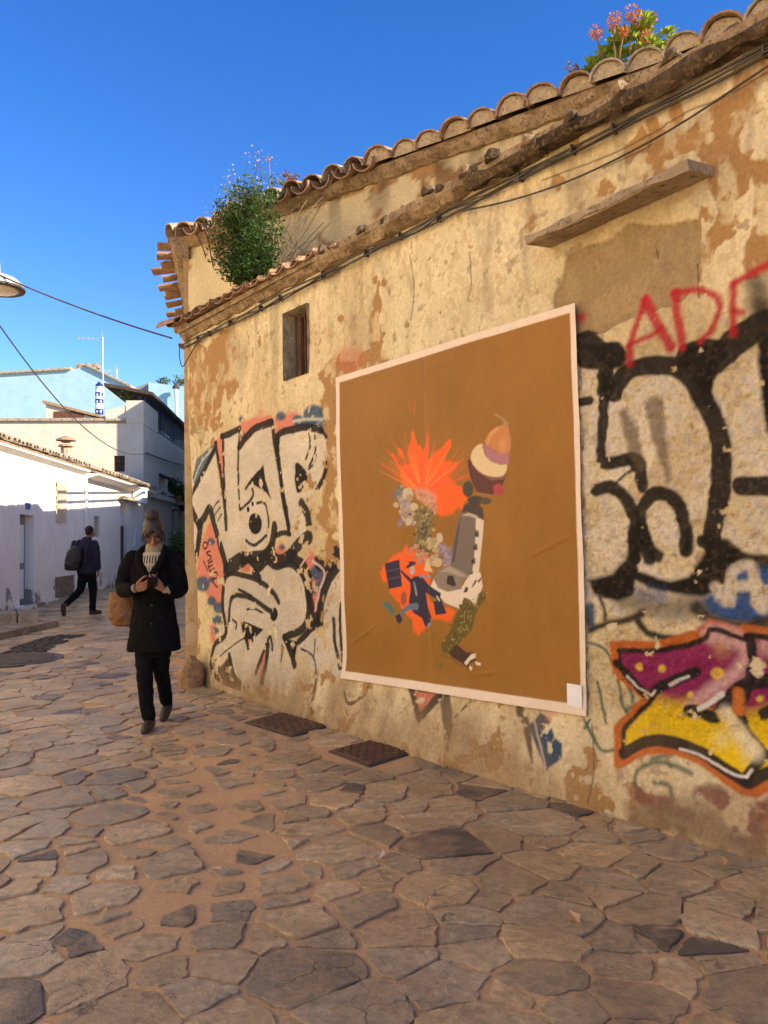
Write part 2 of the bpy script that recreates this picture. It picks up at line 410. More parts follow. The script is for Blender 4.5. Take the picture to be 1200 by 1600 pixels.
for w_, p in ((17, [(40, 600), (60, 560), (160, 362), (165, 350), (192, 480), (212, 640), (214, 728)]), (17, [(195, 302), (235, 288), (280, 266)]), (13, [(200, 305), (206, 450), (212, 600)]),
              (20, [(280, 352), (318, 300), (360, 262), (432, 238)]), (16, [(434, 240), (460, 420), (488, 600), (518, 750)]), (13, [(518, 752), (485, 748), (452, 760)]), (9, [(279, 270), (277, 450), (279, 640)]),
              (17, [(456, 400), (460, 330), (472, 288), (540, 268), (602, 260), (660, 275)]), (9, [(660, 275), (684, 305)]), (14, [(456, 300), (474, 500), (500, 640), (515, 740)]), (14, [(684, 430), (665, 500), (632, 560)]), (22, [(570, 610), (596, 660), (604, 720)]),
              (24, [(40, 590), (60, 650), (92, 712)]), (26, [(92, 712), (118, 670), (140, 640), (175, 760), (215, 912)]), (28, [(96, 712), (88, 790), (75, 860), (55, 890)]), (9, [(30, 690), (62, 682), (84, 730), (86, 800), (60, 850), (35, 850)]),
              (40, [(215, 915), (270, 880), (300, 872), (340, 900), (380, 880), (425, 835)]), (20, [(340, 930), (370, 960)]), (28, [(285, 870), (340, 860), (400, 850), (430, 800), (445, 720)]), (30, [(430, 860), (470, 880), (520, 850), (560, 800), (602, 768)]),
              (34, [(520, 860), (560, 880), (600, 960)]), (8, [(372, 985), (362, 930), (400, 868)]), (17, [(410, 880), (450, 905), (520, 893), (580, 958), (602, 1080), (584, 1180), (520, 1220), (490, 1232)]),
              (17, [(490, 1232), (520, 1290), (548, 1360)]), (14, [(208, 955), (240, 936), (310, 950), (380, 978), (430, 1020), (462, 1068)]), (16, [(205, 960), (198, 1080), (216, 1212), (168, 1265), (160, 1340), (172, 1385), (215, 1425), (320, 1465)]), (13, [(228, 1165), (232, 1070), (256, 1038), (330, 1052), (390, 1090), (440, 1122)]), (8, [(268, 1010), (300, 1025), (332, 1042)]), (6, [(308, 1104), (345, 1100), (386, 1120)]), (7, [(246, 1150), (262, 1165), (262, 1190)]),
              (14, [(240, 1312), (270, 1400), (322, 1462)]), (4, [(175, 1340), (240, 1280), (302, 1235)]), (17, [(402, 1445), (412, 1350), (416, 1270)]), (9, [(405, 1260), (425, 1228), (438, 1290)]), (14, [(372, 1392), (392, 1320), (410, 1256)]),
              (24, [(658, 1200), (655, 1080), (692, 960), (752, 878)]), (44, [(655, 880), (700, 872), (748, 850)]), (15, [(556, 1252), (595, 1212), (632, 1180), (652, 1205)]), (11, [(714, 1150), (718, 1250), (750, 1372)]), (9, [(752, 1060), (742, 1180), (762, 1375)]), (5, [(570, 1285), (622, 1320), (650, 1400), (665, 1590)]), (4, [(630, 1240), (626, 1320)]), (6, [(480, 1270), (483, 1340)]),
              (22, [(600, 960), (612, 1080), (640, 1150)]), (12, [(600, 1180), (632, 1160), (655, 1150)]),
              (8, [(305, 782), (345, 806), (404, 762)]), (7, [(360, 610), (400, 615), (416, 690), (408, 740)]), (7, [(605, 285), (610, 350), (588, 415)]), (7, [(632, 300), (635, 370), (605, 440)]), (5, [(640, 390), (625, 430), (600, 455)]), (5, [(185, 600), (165, 620), (150, 650)]), (5, [(190, 630), (172, 655), (160, 680)]), (5, [(196, 660), (180, 690)]),
              (8, [(283, 640), (330, 600), (345, 570), (340, 545)]), (8, [(310, 545), (340, 500), (385, 450)])):
    W.stroke(p, w_, BLK, 0.007, 0.96)
W.poly([(322, 520), (390, 432), (402, 500), (430, 600), (405, 560), (350, 530)], BLK)
W.poly([(541, 436), (560, 428), (592, 470), (590, 530), (548, 562)], BLK, 0.008, 1, 3)
W.dot(352, 706, 33, BLK, 0.006, 1, 50); W.dot(320, 640, 7, BLK, 0.006, 1, 14); W.dot(341, 614, 6, BLK, 0.006, 1, 12); W.dot(440, 1126, 20, BLK, 0.006, 1, 32)
W.poly([(278, 1150), (392, 1196), (345, 1240), (322, 1298), (296, 1232)], BLK, 0.006, 1)
W.poly([(480, 1235), (552, 1250), (545, 1330), (520, 1320)], BLK); W.poly([(165, 1345), (205, 1365), (240, 1320), (262, 1400), (310, 1460), (200, 1420)], BLK, 0.02, 0.9)
W.poly([(275, 925), (315, 888), (347, 932)], PINK, 0.006); W.poly([(316, 1240), (336, 1245), (322, 1262)], PINK, 0.006); W.poly([(395, 1320), (408, 1280), (402, 1400), (385, 1420)], PINK, 0.006, 0.8)
W.stroke([(562, 905), (600, 850)], 5, (0.6, 0.45, 0.4), 0.006); W.stroke([(620, 880), (672, 930), (650, 1010), (630, 1110)], 6, (0.6, 0.5, 0.45), 0.006, 0.9)
for p in ([(112, 792), (128, 800), (118, 822), (106, 806), (112, 792)], [(140, 832), (122, 842), (145, 862), (128, 880)], [(150, 880), (132, 892), (140, 925), (156, 915)], [(136, 905), (150, 898)], [(142, 940), (168, 932), (172, 955), (150, 965), (172, 1000)], [(110, 880), (130, 925)]):
    W.stroke(p, 5, BLK, 0.004, 0.95)
for p in ([(55, 215), (85, 420)], [(70, 285), (100, 290), (95, 340)], [(110, 280), (112, 340), (130, 330), (128, 285)], [(60, 270), (110, 262)]):
    W.stroke(p, 4, (0.16, 0.24, 0.15), 0.01, 0.7)
# ---- bits showing below the poster
W.tr = wall_uv; W.px = 0.0048
W.stroke([(538, 1055), (555, 1095), (572, 1090), (584, 1062)], 6, BLK, 0.006, 0.85)
W.poly([(640, 1072), (668, 1130), (700, 1086)], BLK, 0.01, 0.9); W.poly([(652, 1078), (667, 1110), (686, 1084)], PINK, 0.01, 0.9)
W.stroke([(700, 1088), (714, 1130), (720, 1165)], [22, 18, 6], BLK, 0.012, 0.8); W.stroke([(616, 1145), (621, 1115)], [14, 3], BLK, 0.03, 0.5); W.stroke([(740, 1095), (722, 1118)], 4, BLK, 0.006, 0.8)
# ---- right-hand piece
W.wear = sstep(0.74, 0.66, chip); W.px = 0.0013
Z6 = lambda x, y: wall_uv(880 + x / 3.334, 380 + y / 3.334)
Z7 = lambda x, y: wall_uv(800 + x / 3.0, 840 + y / 3.0)
W.tr = Z6
SILV = np.array([0.70, 0.62, 0.46]) * (0.78 + 0.36 * fbm(GU * 4 + 9, GV * 5, 13, 5))[:, None]
patchy = sstep(0.60, 0.50, fbm(GU * 6, GV * 6, 9, 5))
W.wear = W.wear * (0.35 + 0.65 * patchy)
silver([(60, 600), (300, 640), (600, 560), (830, 660), (1000, 470), (1120, 420), (1120, 1800), (500, 2000), (60, 1900)], 0, 0.05)
W.wear = sstep(0.80, 0.75, chip); W.px = 0.00155
BK2 = np.array([0.018, 0.0145, 0.011])
for w_, p in ((62, [(80, 512), (130, 500), (200, 560)]), (90, [(120, 590), (190, 590), (262, 585)]), (70, [(225, 590), (222, 700), (214, 760)]), (44, [(222, 700), (206, 900), (196, 1110), (230, 1146), (370, 1122), (400, 1190), (412, 1268)]),
              (36, [(355, 1130), (372, 1160)]), (10, [(360, 1180), (320, 1210), (275, 1248)]), (64, [(265, 780), (320, 680), (420, 640), (560, 640), (660, 700), (740, 830), (800, 960), (824, 1100), (818, 1280), (790, 1430), (770, 1560)]),
              (80, [(640, 590), (720, 560), (790, 570)]), (90, [(720, 640), (800, 600), (900, 510), (1010, 440), (1090, 410)]), (48, [(178, 1286), (245, 1268), (320, 1325), (366, 1430), (372, 1640)]),
              (48, [(445, 1640), (402, 1480), (412, 1380), (462, 1312), (545, 1310), (602, 1370), (634, 1500), (640, 1600)]), (58, [(925, 1265), (1000, 1262), (1090, 1272)]), (40, [(720, 1555), (800, 1575), (900, 1640)]),
              (34, [(90, 830), (130, 822)])):
    W.stroke(p, w_, BK2, 0.009, 0.97)
W.dot(265, 585, 72, BK2, 0.015); W.dot(705, 610, 92, BK2, 0.015)
W.poly([(640, 660), (800, 640), (770, 760), (800, 900), (740, 850)], BK2, 0.015)
W.poly([(1005, 480), (1100, 430), (1100, 1060), (1050, 980), (1020, 700)], BK2, 0.015)
W.dot(1010, 215, 66, BK2, 0.05, 0.8, 60); W.dot(1030, 330, 72, BK2, 0.05, 0.9, 75)
BRN = (0.12, 0.085, 0.05)
W.stroke([(312, 885), (350, 990), (392, 1150)], [30, 55, 40], BRN, 0.02, 0.75); W.stroke([(468, 845), (500, 1010), (545, 1230)], [70, 50, 12], BRN, 0.02, 0.72)
RED = (0.42, 0.018, 0.03)
for w_, p in ((26, [(343, 625), (350, 530), (385, 400), (415, 290)]), (36, [(415, 290), (470, 390), (555, 540)]), (18, [(345, 530), (430, 490), (510, 438)]), (32, [(575, 255), (595, 400), (618, 540)]), (22, [(565, 255), (720, 248), (812, 300), (792, 420), (715, 505)]), (24, [(888, 472), (886, 340), (890, 212)]), (24, [(890, 212), (970, 160), (1090, 100)]), (18, [(890, 352), (932, 360)])):
    W.stroke(p, w_, RED, 0.016, 0.9)
W.dot(88, 386, 24, RED, 0.03, 0.9)
W.tr = Z7; W.px = 0.0017
for w_, p in ((44, [(572, -10), (568, 60), (560, 110)]), (38, [(612, -20), (650, 60), (686, 86)]), (20, [(815, -10), (822, 40), (810, 66)]), (44, [(1000, 40), (1080, 105), (1210, 118)]), (20, [(368, 432), (450, 402), (560, 380), (612, 350)]), (22, [(590, 392), (640, 450), (760, 474), (885, 468)]), (14, [(408, 282), (434, 330), (436, 380)])):
    W.stroke(p, w_, BK2, 0.013, 0.95)
W.poly([(352, 200), (470, 172), (540, 88), (584, 110), (600, 158), (740, 206), (830, 180), (900, 80), (910, -10), (945, 5), (1032, 80), (1034, 170), (990, 242), (900, 276), (760, 262), (640, 236), (585, 204), (562, 272), (490, 302), (378, 268)], BK2, 0.015, 1.0)
W.stroke([(520, 300), (640, 320), (760, 335), (870, 310)], 66, BK2, 0.05, 0.62)
W.stroke([(600, 262), (700, 270)], 40, (0.04, 0.08, 0.25), 0.04, 0.6)
DBL = (0.012, 0.07, 0.24)
W.poly([(888, 290), (1000, 225), (1080, 140), (1220, 140), (1220, 372), (1120, 402), (1000, 392), (920, 352)], DBL, 0.02, 0.95)
W.stroke([(870, 330), (960, 400), (1090, 425), (1210, 392)], 40, BK2, 0.02, 0.9)
for p in ([(1030, 300), (1040, 160), (1120, 140), (1148, 300)], [(1035, 230), (1140, 225)], [(955, 230), (1000, 300), (1030, 190)], [(1160, 230), (1160, 310), (1190, 325), (1215, 250)]):
    W.stroke(p, 30, (0.62, 0.55, 0.42), 0.014, 0.95)
W.stroke([(366, 330), (372, 400)], 34, (0.02, 0.08, 0.16), 0.02, 0.9)
for p in ([(368, 492), (430, 522), (490, 640), (520, 780), (545, 840)], [(402, 678), (428, 770), (450, 866)], [(368, 868), (400, 930), (450, 990), (502, 990)], [(350, 850), (385, 900), (422, 962)], [(548, 690), (566, 772)], [(535, 812), (580, 785), (622, 765)], [(378, 850), (360, 890)]):
    W.stroke(p, 10, (0.03, 0.10, 0.08), 0.008, 0.85)
for p in ([(640, 1175), (618, 1140), (622, 1085), (690, 1048), (780, 1058), (860, 1098)], [(680, 1032), (720, 1020), (765, 1008)], [(705, 1135), (770, 1150), (792, 1215)]):
    W.stroke(p, 14, (0.03, 0.09, 0.07), 0.012, 0.8)
# magenta and yellow piece with orange rim
body = [(470, 500), (690, 505), (880, 452), (930, 402), (1085, 452), (1092, 428), (1230, 452), (1230, 1150), (1150, 1190), (1095, 1182), (900, 1040), (780, 990), (640, 992), (528, 1055), (505, 890), (632, 752), (484, 632)]
W.poly(body, (0.48, 0.13, 0.025), 0.012); W.stroke(body + body[:1], 26, (0.48, 0.13, 0.025), .010, 1, 1)
MAG = np.array([0.25, 0.022, 0.10]); YEL = np.array([0.72, 0.50, 0.010])
inner = [(505, 530), (700, 530), (890, 482), (940, 432), (1085, 478), (1110, 462), (1230, 478), (1230, 1110), (1150, 1150), (1105, 1145), (920, 1010), (790, 958), (640, 958), (548, 1005), (535, 895), (668, 752), (512, 612)]
P_ = W.T(inner); ii = W.sel(P_, 0.05); dd = W.psdf(W.Q[ii], W.R[ii], P_)
bl = [Z7(520, 905), Z7(680, 770), Z7(800, 790), Z7(980, 830), Z7(1090, 840), Z7(1220, 815)]
yb = np.interp(W.Q[ii], [b[0] for b in bl], [b[1] for b in bl])
g = sstep(0.07, -0.03, W.R[ii] - yb + 0.05 * (n3[ii] - 0.5))
cc = MAG[None] * (1 - g[:, None]) + YEL[None] * g[:, None]
cc = cc * (0.85 + 0.3 * n2[ii])[:, None]
W.apply(ii, sstep(0.010, -0.010, dd), cc)
W.stroke([(940, 450), (1060, 480), (1100, 540), (1075, 610), (980, 690), (880, 750), (815, 800)], [60, 55, 46, 44, 38, 28, 8], (0.66, 0.42, 0.42), 0.03, 0.8)
W.dot(990, 520, 34, (0.62, 0.38, 0.10), 0.05, 0.55)
W.dot(1185, 510, 34, (0.7, 0.5, 0.45), 0.05, 0.7)
for x, y, r in ((596, 607, 18), (703, 615, 18), (965, 637, 30), (833, 740, 15), (1167, 758, 15)): W.dot(x, y, r, (0.74, 0.50, 0.05), 0.010, 0.95)
W.dot(960, 640, 13, (0.5, 0.25, 0.1), 0.02, 0.8)
for w_, p in ((30, [(492, 592), (570, 672), (640, 740), (700, 700), (862, 628)]), (16, [(505, 528), (700, 528), (895, 480), (940, 430), (1085, 474), (1112, 458), (1230, 474)]), (14, [(505, 528), (508, 610)]), (14, [(668, 754), (600, 815), (535, 893), (545, 1000)]), (34, [(545, 1004), (640, 952), (760, 954), (900, 1004), (1000, 1072), (1106, 1140)]),
              (30, [(1106, 1140), (1135, 1085), (1192, 1012)]), (20, [(1192, 1012), (1110, 905), (1038, 788)]), (36, [(830, 815), (890, 820), (960, 838), (1000, 770), (1100, 690), (1230, 672)]), (26, [(1118, 470), (1128, 580), (1110, 680)]), (26, [(1110, 690), (1075, 800), (1088, 860)]), (30, [(1120, 1150), (1180, 1110), (1230, 1090)]), (30, [(1180, 830), (1230, 800)]), (14, [(690, 680), (704, 710)])):
    W.stroke(p, w_, BLK, 0.007, 0.97)
W.poly([(955, 812), (1030, 796), (1178, 1000), (1100, 1082), (1060, 1000)], (0.72, 0.55, 0.12), 0.012, 0.95); W.stroke([(1010, 820), (1090, 930), (1150, 1010)], 40, (0.75, 0.68, 0.50), 0.03, 0.8); W.dot(990, 940, 30, (0.75, 0.66, 0.40), 0.05, 0.6)
for w_, p in ((12, [(540, 650), (600, 705), (652, 738), (672, 722)]), (14, [(738, 692), (780, 672), (822, 652)]), (24, [(872, 806), (920, 780), (985, 732)]), (12, [(800, 984), (870, 1005), (960, 1050), (1050, 1105), (1112, 1118)]), (12, [(1112, 1118), (1135, 1085)])):
    W.stroke(p, w_ * .6, (0.72, 0.70, 0.66), 0.006, 0.95)
W.stroke([(1060, 735), (1070, 800)], 36, (0.55, 0.17, 0.03), 0.01, 0.95)
W.wear = 1.0
for x, y, r in ((1150, 590, 36), (1155, 625, 30), (685, 505, 14), (470, 415, 24)): W.poly([(x + r * (1 + .35 * math.sin(3 * t + x)) * math.cos(t), y + r * (1 + .3 * math.cos(2 * t + y)) * math.sin(t)) for t in np.linspace(0, 6.28, 16)[:-1]], (0.68, 0.58, 0.38), 0.005)
# old oxblood skirting and grey cement at the foot, lower right
W.wear = .35 + .65 * sstep(0.36, 0.48, fbm(GU * 7, GV * 9, 2, 5)) ; W.px = 0.0015
W.poly([(520, 1075), (556, 1060), (580, 1135), (720, 1185), (900, 1165), (1230, 1205), (1230, 1500), (900, 1330), (600, 1235)], (0.17, 0.065, 0.055), 0.03, 0.9, 0, 0.05, 8)
W.wear = 1.0
W.poly([(560, 1215), (700, 1225), (900, 1260), (1230, 1400), (1230, 1560), (900, 1420), (600, 1320)], (0.19, 0.14, 0.09), 0.05, 0.85, 0, 0.08, 6)
W.wear = sstep(0.72, 0.62, chip)
W.poly([(100, 872), (150, 818), (192, 850), (232, 930), (270, 958), (278, 1022), (215, 1075)], (0.02, 0.065, 0.12), 0.01)
W.stroke([(122, 850), (170, 960), (210, 1060)], 10, (0.5, 0.42, 0.3), 0.006, 0.9)
W.stroke([(50, 800), (92, 880), (150, 1040)], [46, 40, 10], BLK, 0.012, 0.9); W.dot(200, 840, 26, PINK, 0.04, 0.6)
# dirt at the foot of the wall
W.wear = 1.0
dm = sstep(0.55, 0.0, GV + 0.5 * (n2 - 0.5) + 0.35 * (n4 - 0.5)) * 0.75 * (1 - .65 * sstep(4.6, 5.2, GU))
wc[:] = wc * (1 - dm[:, None]) + (np.array([0.27, 0.18, 0.09]) * (0.7 + 0.6 * n3)[:, None]) * dm[:, None]
for k in range(46):      # small pock marks
    pu, pv, pr = _rng.rand() * 6.4, _rng.rand() ** 1.6 * 3.2, 0.006 + 0.012 * _rng.rand() ** 2
    i = np.nonzero((np.abs(GU - pu) < .05) & (np.abs(GV - pv) < .05))[0]
    m = sstep(pr, pr * 0.5, np.hypot(GU[i] - pu, (GV[i] - pv) * (0.6 + 0.8 * _rng.rand())))
    wc[i] *= (1 - 0.6 * m)[:, None]; relief[i] -= 0.006 * m
# random speckle in the colour, standing in for shading of the roughcast relief
spk = sstep(.60, .68, fbm(GU * 42, GV * 42, 15, 3)) * sstep(4.4, 5.2, GU) * sstep(2.6, 2.3, GV) * sstep(.5, .8, GV) * (.10 + .45 * fbm(GU * 3, GV * 3, 1, 3)); spk = spk * np.where(wc.sum(1) > .9, 1.0, .25)
wc[:] = wc * (1 - spk[:, None]) + np.array([.34, .235, .125]) * spk[:, None]
# relief of the plaster itself
rough_w = np.clip(sstep(4.4, 5.2, GU) * sstep(2.7, 2.3, GV) * sstep(0.35, 0.7, GV) + 0.15, 0, 1)
out = relief + 0.045 * (fbm(GU * 0.9, GV * 0.9, 7, 3) - 0.5) + 0.016 * (n2 - 0.5) + 0.006 * (n3 - 0.5)
out += rough_w * 0.040 * (fbm(GU * 24, GV * 24, 9, 4) - 0.5)
foot = sstep(0.6, 0.0, GV); out += foot * (0.10 * np.exp(-((GU - 3.7) / 2.2) ** 2) + 0.03 + 0.05 * (fbm(GU * 2.5, GV * 3, 5, 4) - 0.5))
ue = GU - edge0 * np.clip(1 - GU / 0.9, 0, 1)
rc = 0.14; t_ = np.clip(1 - ue / rc, 0, 1); out -= rc * (1 - np.sqrt(np.clip(1 - t_ * t_, 0, 1)))
# ------------------------------------------------------------------ the stucco house
def attr_mat(name, attr, bstr, bscale, bdist, rough=0.9, var=0.25, spec=0.2, vscale=45, use_alpha=True):
    m, nt, b = _nt(name)
    a = N(nt, 'ShaderNodeVertexColor', layer_name=attr)
    pos = N(nt, 'ShaderNodeNewGeometry').outputs['Position']
    f1 = noise_node(nt, pos, vscale, 6, 0.65)
    dark = ramp(nt, f1, [(0.25, 1 - var), (0.75, 1 + var * 0.6)])
    c = mix(nt, 1.0, a.outputs[0], dark, 'MULTIPLY')
    nt.links.new(c, b.inputs['Base Color'])
    b.inputs['Roughness'].default_value = rough; b.inputs['Specular IOR Level'].default_value = spec
    h = noise_node(nt, pos, bscale, 6, 0.62)
    if use_alpha:
        mm = N(nt, 'ShaderNodeMath', operation='MULTIPLY'); nt.links.new(h, mm.inputs[0]); nt.links.new(a.outputs[1], mm.inputs[1]); h = mm.outputs[0]
    bump(nt, b, h, bstr, bdist)
    return m
M_WALL = attr_mat('weathered_plaster', 'paint', 1.0, 60, 0.018)
M_PLA = mat('cream_plaster', (0.62, 0.47, 0.27), (0.50, 0.35, 0.17), 3.0, 0.95, 0.5, 45, 0.01, c3=(0.42, 0.27, 0.12), spec=0.15)
M_MORT = mat('lime_mortar', (0.40, 0.30, 0.18), (0.23, 0.16, 0.09), 9.0, 0.95, 0.9, 30, 0.025, c3=(0.10, 0.075, 0.05), spec=0.1)
M_DARKW = mat('blackened_mortar', (0.11, 0.08, 0.05), (0.045, 0.034, 0.023), 8.0, 0.95, 0.8, 35, 0.02, c3=(0.24, 0.165, 0.09), spec=0.1)
M_TILE = mat('old_clay_tile', (0.40, 0.26, 0.16), (0.28, 0.17, 0.10), 9.0, 0.9, 0.6, 50, 0.01, c3=(0.13, 0.105, 0.08), spec=0.15)
M_TILE2 = mat('bleached_clay_tile', (0.44, 0.37, 0.28), (0.30, 0.24, 0.17), 11.0, 0.9, 0.6, 50, 0.01, c3=(0.12, 0.10, 0.075), spec=0.15)
M_PLUG = mat('weathered_mortar_plug', (0.50, 0.42, 0.29), (0.40, 0.32, 0.21), 12.0, 0.95, 0.8, 40, 0.015, c3=(0.20, 0.155, 0.10), spec=0.1)
M_STONEREV = mat('bare_stone_reveal', (0.42, 0.35, 0.23), (0.25, 0.21, 0.13), 8.0, 0.95, 0.9, 25, 0.02, spec=0.1)
M_WOODR = mat('red_brown_timber', (0.16, 0.055, 0.03), (0.09, 0.035, 0.02), 12, 0.7, 0.4, 40, 0.004)
M_IRON = mat('rusted_iron', (0.07, 0.045, 0.035), (0.13, 0.06, 0.03), 20, 0.75, 0.4, 80, 0.002)
M_CABLE = mat('black_cable', (0.035, 0.03, 0.026), (0.07, 0.055, 0.04), 8, 0.6, 0.0)
M_VOID = mat('dark_room', (0.02, 0.016, 0.012), rough=1.0, bstr=0)

house = empty('stucco_house', WA, 'ochre plastered old house with graffiti, poster and tiled eaves along the lane', 'house')
# long graffiti wall, a dense sheet with a window opening
WIN = (1.945, 2.345, 2.885, 3.485)
co = WA[None] + WD[None] * GU[:, None] + UP[None] * GV[:, None] + WN[None] * out[:, None]
pc = np.ones((len(GU), 4)); pc[:, :3] = np.clip(wc, 0.005, 0.9); pc[:, 3] = 0.25 + 0.75 * rough_w
uc = (GU.reshape(NV, NU)[:-1, :-1] + GU.reshape(NV, NU)[1:, 1:]) / 2; vc = (GV.reshape(NV, NU)[:-1, :-1] + GV.reshape(NV, NU)[1:, 1:]) / 2
keep = ~((uc > WIN[0]) & (uc < WIN[1]) & (vc > WIN[2]) & (vc < WIN[3]))
front = grid_obj('wall', co, NU, NV, M_WALL, house, keep, {'paint': pc})
front['label'] = 'peeling cream plaster wall covered in black, silver and magenta graffiti'
# the same wall beyond the picture, the other three walls
SIDE = np.array([-0.19, 0.98, 0.0]); SIDE /= np.linalg.norm(SIDE)
UE = 12.5                                  # where the long wall ends, out of the picture
k0 = np.array([-2.20, 8.46, 0]); k0l = wp(-0.02, 0)
b = MB()
b.hexa([wp(6.72, -.1, -.35), wp(UE, -.1, -.35), wp(UE, -.1, 0.0), wp(6.72, -.1, 0.0)], [wp(6.72, 3.74, -.35), wp(UE, 3.74, -.35), wp(UE, 3.74, 0.0), wp(6.72, 3.74, 0.0)])
b.build('wall_continuation', M_PLA, house)
# backing inside the long wall, split round the window
b = MB()
for (a0, a1, z0, z1) in ((0.1, WIN[0], -.1, 3.72), (WIN[1], 6.72, -.1, 3.72), (WIN[0], WIN[1], -.1, WIN[2]), (WIN[0], WIN[1], WIN[3], 3.72)):
    b.hexa([wp(a0, z0, -.42), wp(a1, z0, -.42), wp(a1, z0, -.10), wp(a0, z0, -.10)], [wp(a0, z1, -.42), wp(a1, z1, -.42), wp(a1, z1, -.10), wp(a0, z1, -.10)])
b.build('wall_core', M_STONEREV, house)
# upper storey wall, set back and running off at an angle
E0 = np.array([-2.202, 8.462, 0.0]); E1 = np.array([2.153, 5.366, 0.0])
ED = (E1 - E0) / np.linalg.norm(E1 - E0); EN = np.array([ED[1], -ED[0], 0.0])
ZE = 4.80
def ep(t, z, o=0.0): return E0 + ED * t + EN * o + UP * z
EL = 11.5
nu_, nv_ = 240, 60
gt, gv = np.meshgrid(np.linspace(0.03, EL, nu_), np.linspace(3.3, ZE - 0.02, nv_)); gt = gt.ravel(); gv = gv.ravel()
oo = -0.05 + 0.03 * (fbm(gt * 1.5, gv * 1.5, 3, 4) - 0.5) + 0.012 * (fbm(gt * 8, gv * 8, 4, 3) - 0.5)
cu = CREAM * (0.75 + 0.5 * fbm(gt * 3, gv * 3, 5, 5))[:, None]
m_ = sstep(0.56, 0.60, fbm(gt * 3.5, gv * 3.5, 8, 5) + 0.10 * sstep(4.6, 4.87, gv)); cu = cu * (1 - m_[:, None]) + OCHRE * m_[:, None]
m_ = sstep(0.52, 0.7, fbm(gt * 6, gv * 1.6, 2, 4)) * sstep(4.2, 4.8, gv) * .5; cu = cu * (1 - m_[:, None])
ca = np.ones((len(gt), 4)); ca[:, :3] = cu; ca[:, 3] = 0.5
grid_obj('upper_wall', E0[None] + ED[None] * gt[:, None] + EN[None] * oo[:, None] + UP[None] * gv[:, None], nu_, nv_, M_WALL, house, None, {'paint': ca})
SO = np.array([-SIDE[1], SIDE[0], 0.0])   # outward from the end wall (to the left)
def sp(t, z, o=0.0): return k0 + SIDE * t + SO * o + UP * z
b = MB(); b.hexa([sp(.12, -.1, -.4), sp(.12, -.1, 0), sp(7.5, -.1, 0), sp(7.5, -.1, -.4)], [sp(.12, ZE - .03, -.4), sp(.12, ZE - .03, 0), sp(7.5, ZE - .03, 0), sp(7.5, ZE - .03, -.4)])
b.build('end_wall', M_PLA, house)
# rear body so that the house is solid
body = [ep(0.25, 0, -.3), ep(EL, 0, -.3), ep(EL, 0, -6.0), sp(7.4, 0, -.35)]
b = MB(); b.prism([p + UP * 0.02 for p in body], UP * (ZE - 0.1)); b.build('house_core', M_PLA, house)

# roof decks
def tile_mesh(L=0.44, r0=0.115, r1=0.088, th=0.013, n=8, plug=False):
    """half-round clay tile, x along its length from 0 (eave, wide) to L, convex up"""
    v = []; f = []
    for (x, r) in ((0, r0), (L, r1)):
        for rr in (r, r - th):
            for k in range(n + 1):
                a = math.pi * k / n; v.append((x, rr * math.cos(a), rr * 0.86 * math.sin(a)))
    m = n + 1
    for k in range(n):
        f += [(k, k + 1, 2 * m + k + 1, 2 * m + k), (m + k + 1, m + k, 3 * m + k, 3 * m + k + 1), (k + 1, k, m + k, m + k + 1), (2 * m + k, 2 * m + k + 1, 3 * m + k + 1, 3 * m + k)]
    f += [(0, 2 * m, 3 * m, m), (n, m + n, 3 * m + n, 2 * m + n)]
    return v, f
_tv, _tf = tile_mesh()
TILES = {M_.name: mesh_data('tile_mesh', _tv, _tf, M_, False) for M_ in (M_TILE, M_TILE2)}
pv = []; pf = []
for x in (0.02, 0.1):
    for k in range(9):
        a = math.pi * k / 8; pv.append((x + (0.008 * ((k * 7) % 3) if x < .05 else 0), 0.100 * math.cos(a), 0.084 * math.sin(a) - 0.004))
pf = [tuple(range(9))[::-1]] + [(k, k + 1, 10 + k, 9 + k) for k in range(8)]
PLUG = mesh_data('plug_mesh', pv, pf, M_PLUG, False)
rt = random.Random(5)
def put(me, name, parent, o, xa, ya, za, sc=1.0):
    ob = bpy.data.objects.new(name, me); link(ob, parent)
    off = np.zeros(3); p = parent
    while p is not None: off = off + np.array(p.location); p = p.parent
    Mx = Matrix.Identity(4)
    for i in range(3): Mx[i][0] = xa[i] * sc; Mx[i][1] = ya[i] * sc; Mx[i][2] = za[i] * sc; Mx[i][3] = o[i] - off[i]
    ob.matrix_local = Mx; return ob
def frame(xdir, pitch, jit=0.0, flip=False):
    """axes of a tile whose length runs along xdir and climbs by pitch"""
    x = np.asarray(xdir, float) * math.cos(pitch) + UP * math.sin(pitch)
    y = np.cross(UP, np.asarray(xdir, float)); y /= np.linalg.norm(y)
    if jit:
        x = x + y * rt.uniform(-jit, jit) + UP * rt.uniform(-jit, jit) * .6; x /= np.linalg.norm(x)
    z = np.cross(x, y); z /= np.linalg.norm(z); y = np.cross(z, x)
    if flip: y, z = -y, -z
    return x, y, z
PITCH = math.radians(16)
roof = MB()
back = -EN
r0 = [ep(-.02, ZE + .02, 0.02), ep(EL, ZE + .02, 0.02), ep(EL, ZE + .02 + 3.2 * math.tan(PITCH), -3.2), ep(1.2, ZE + .02 + 3.2 * math.tan(PITCH), -3.2)]
roof.hexa(r0, [p + UP * .05 for p in r0])
r1 = [sp(-.05, ZE + .02, .02), ep(1.2, ZE + .02 + 3.2 * math.tan(PITCH), -3.2), sp(7.4, ZE + .02 + 1.0, -3.3), sp(7.4, ZE + .02, .02)]
roof.hexa(r1, [p + UP * .05 for p in r1])
r2 = [ep(1.2, ZE + .9, -3.2), ep(EL, ZE + .9, -3.2), ep(EL, ZE - .1, -6.2), sp(7.4, ZE + .02, -3.3)]
roof.hexa(r2, [p + UP * .05 for p in r2])
roof_o = roof.build('roof', M_TILE, house)
T0 = 0.16; i = 0
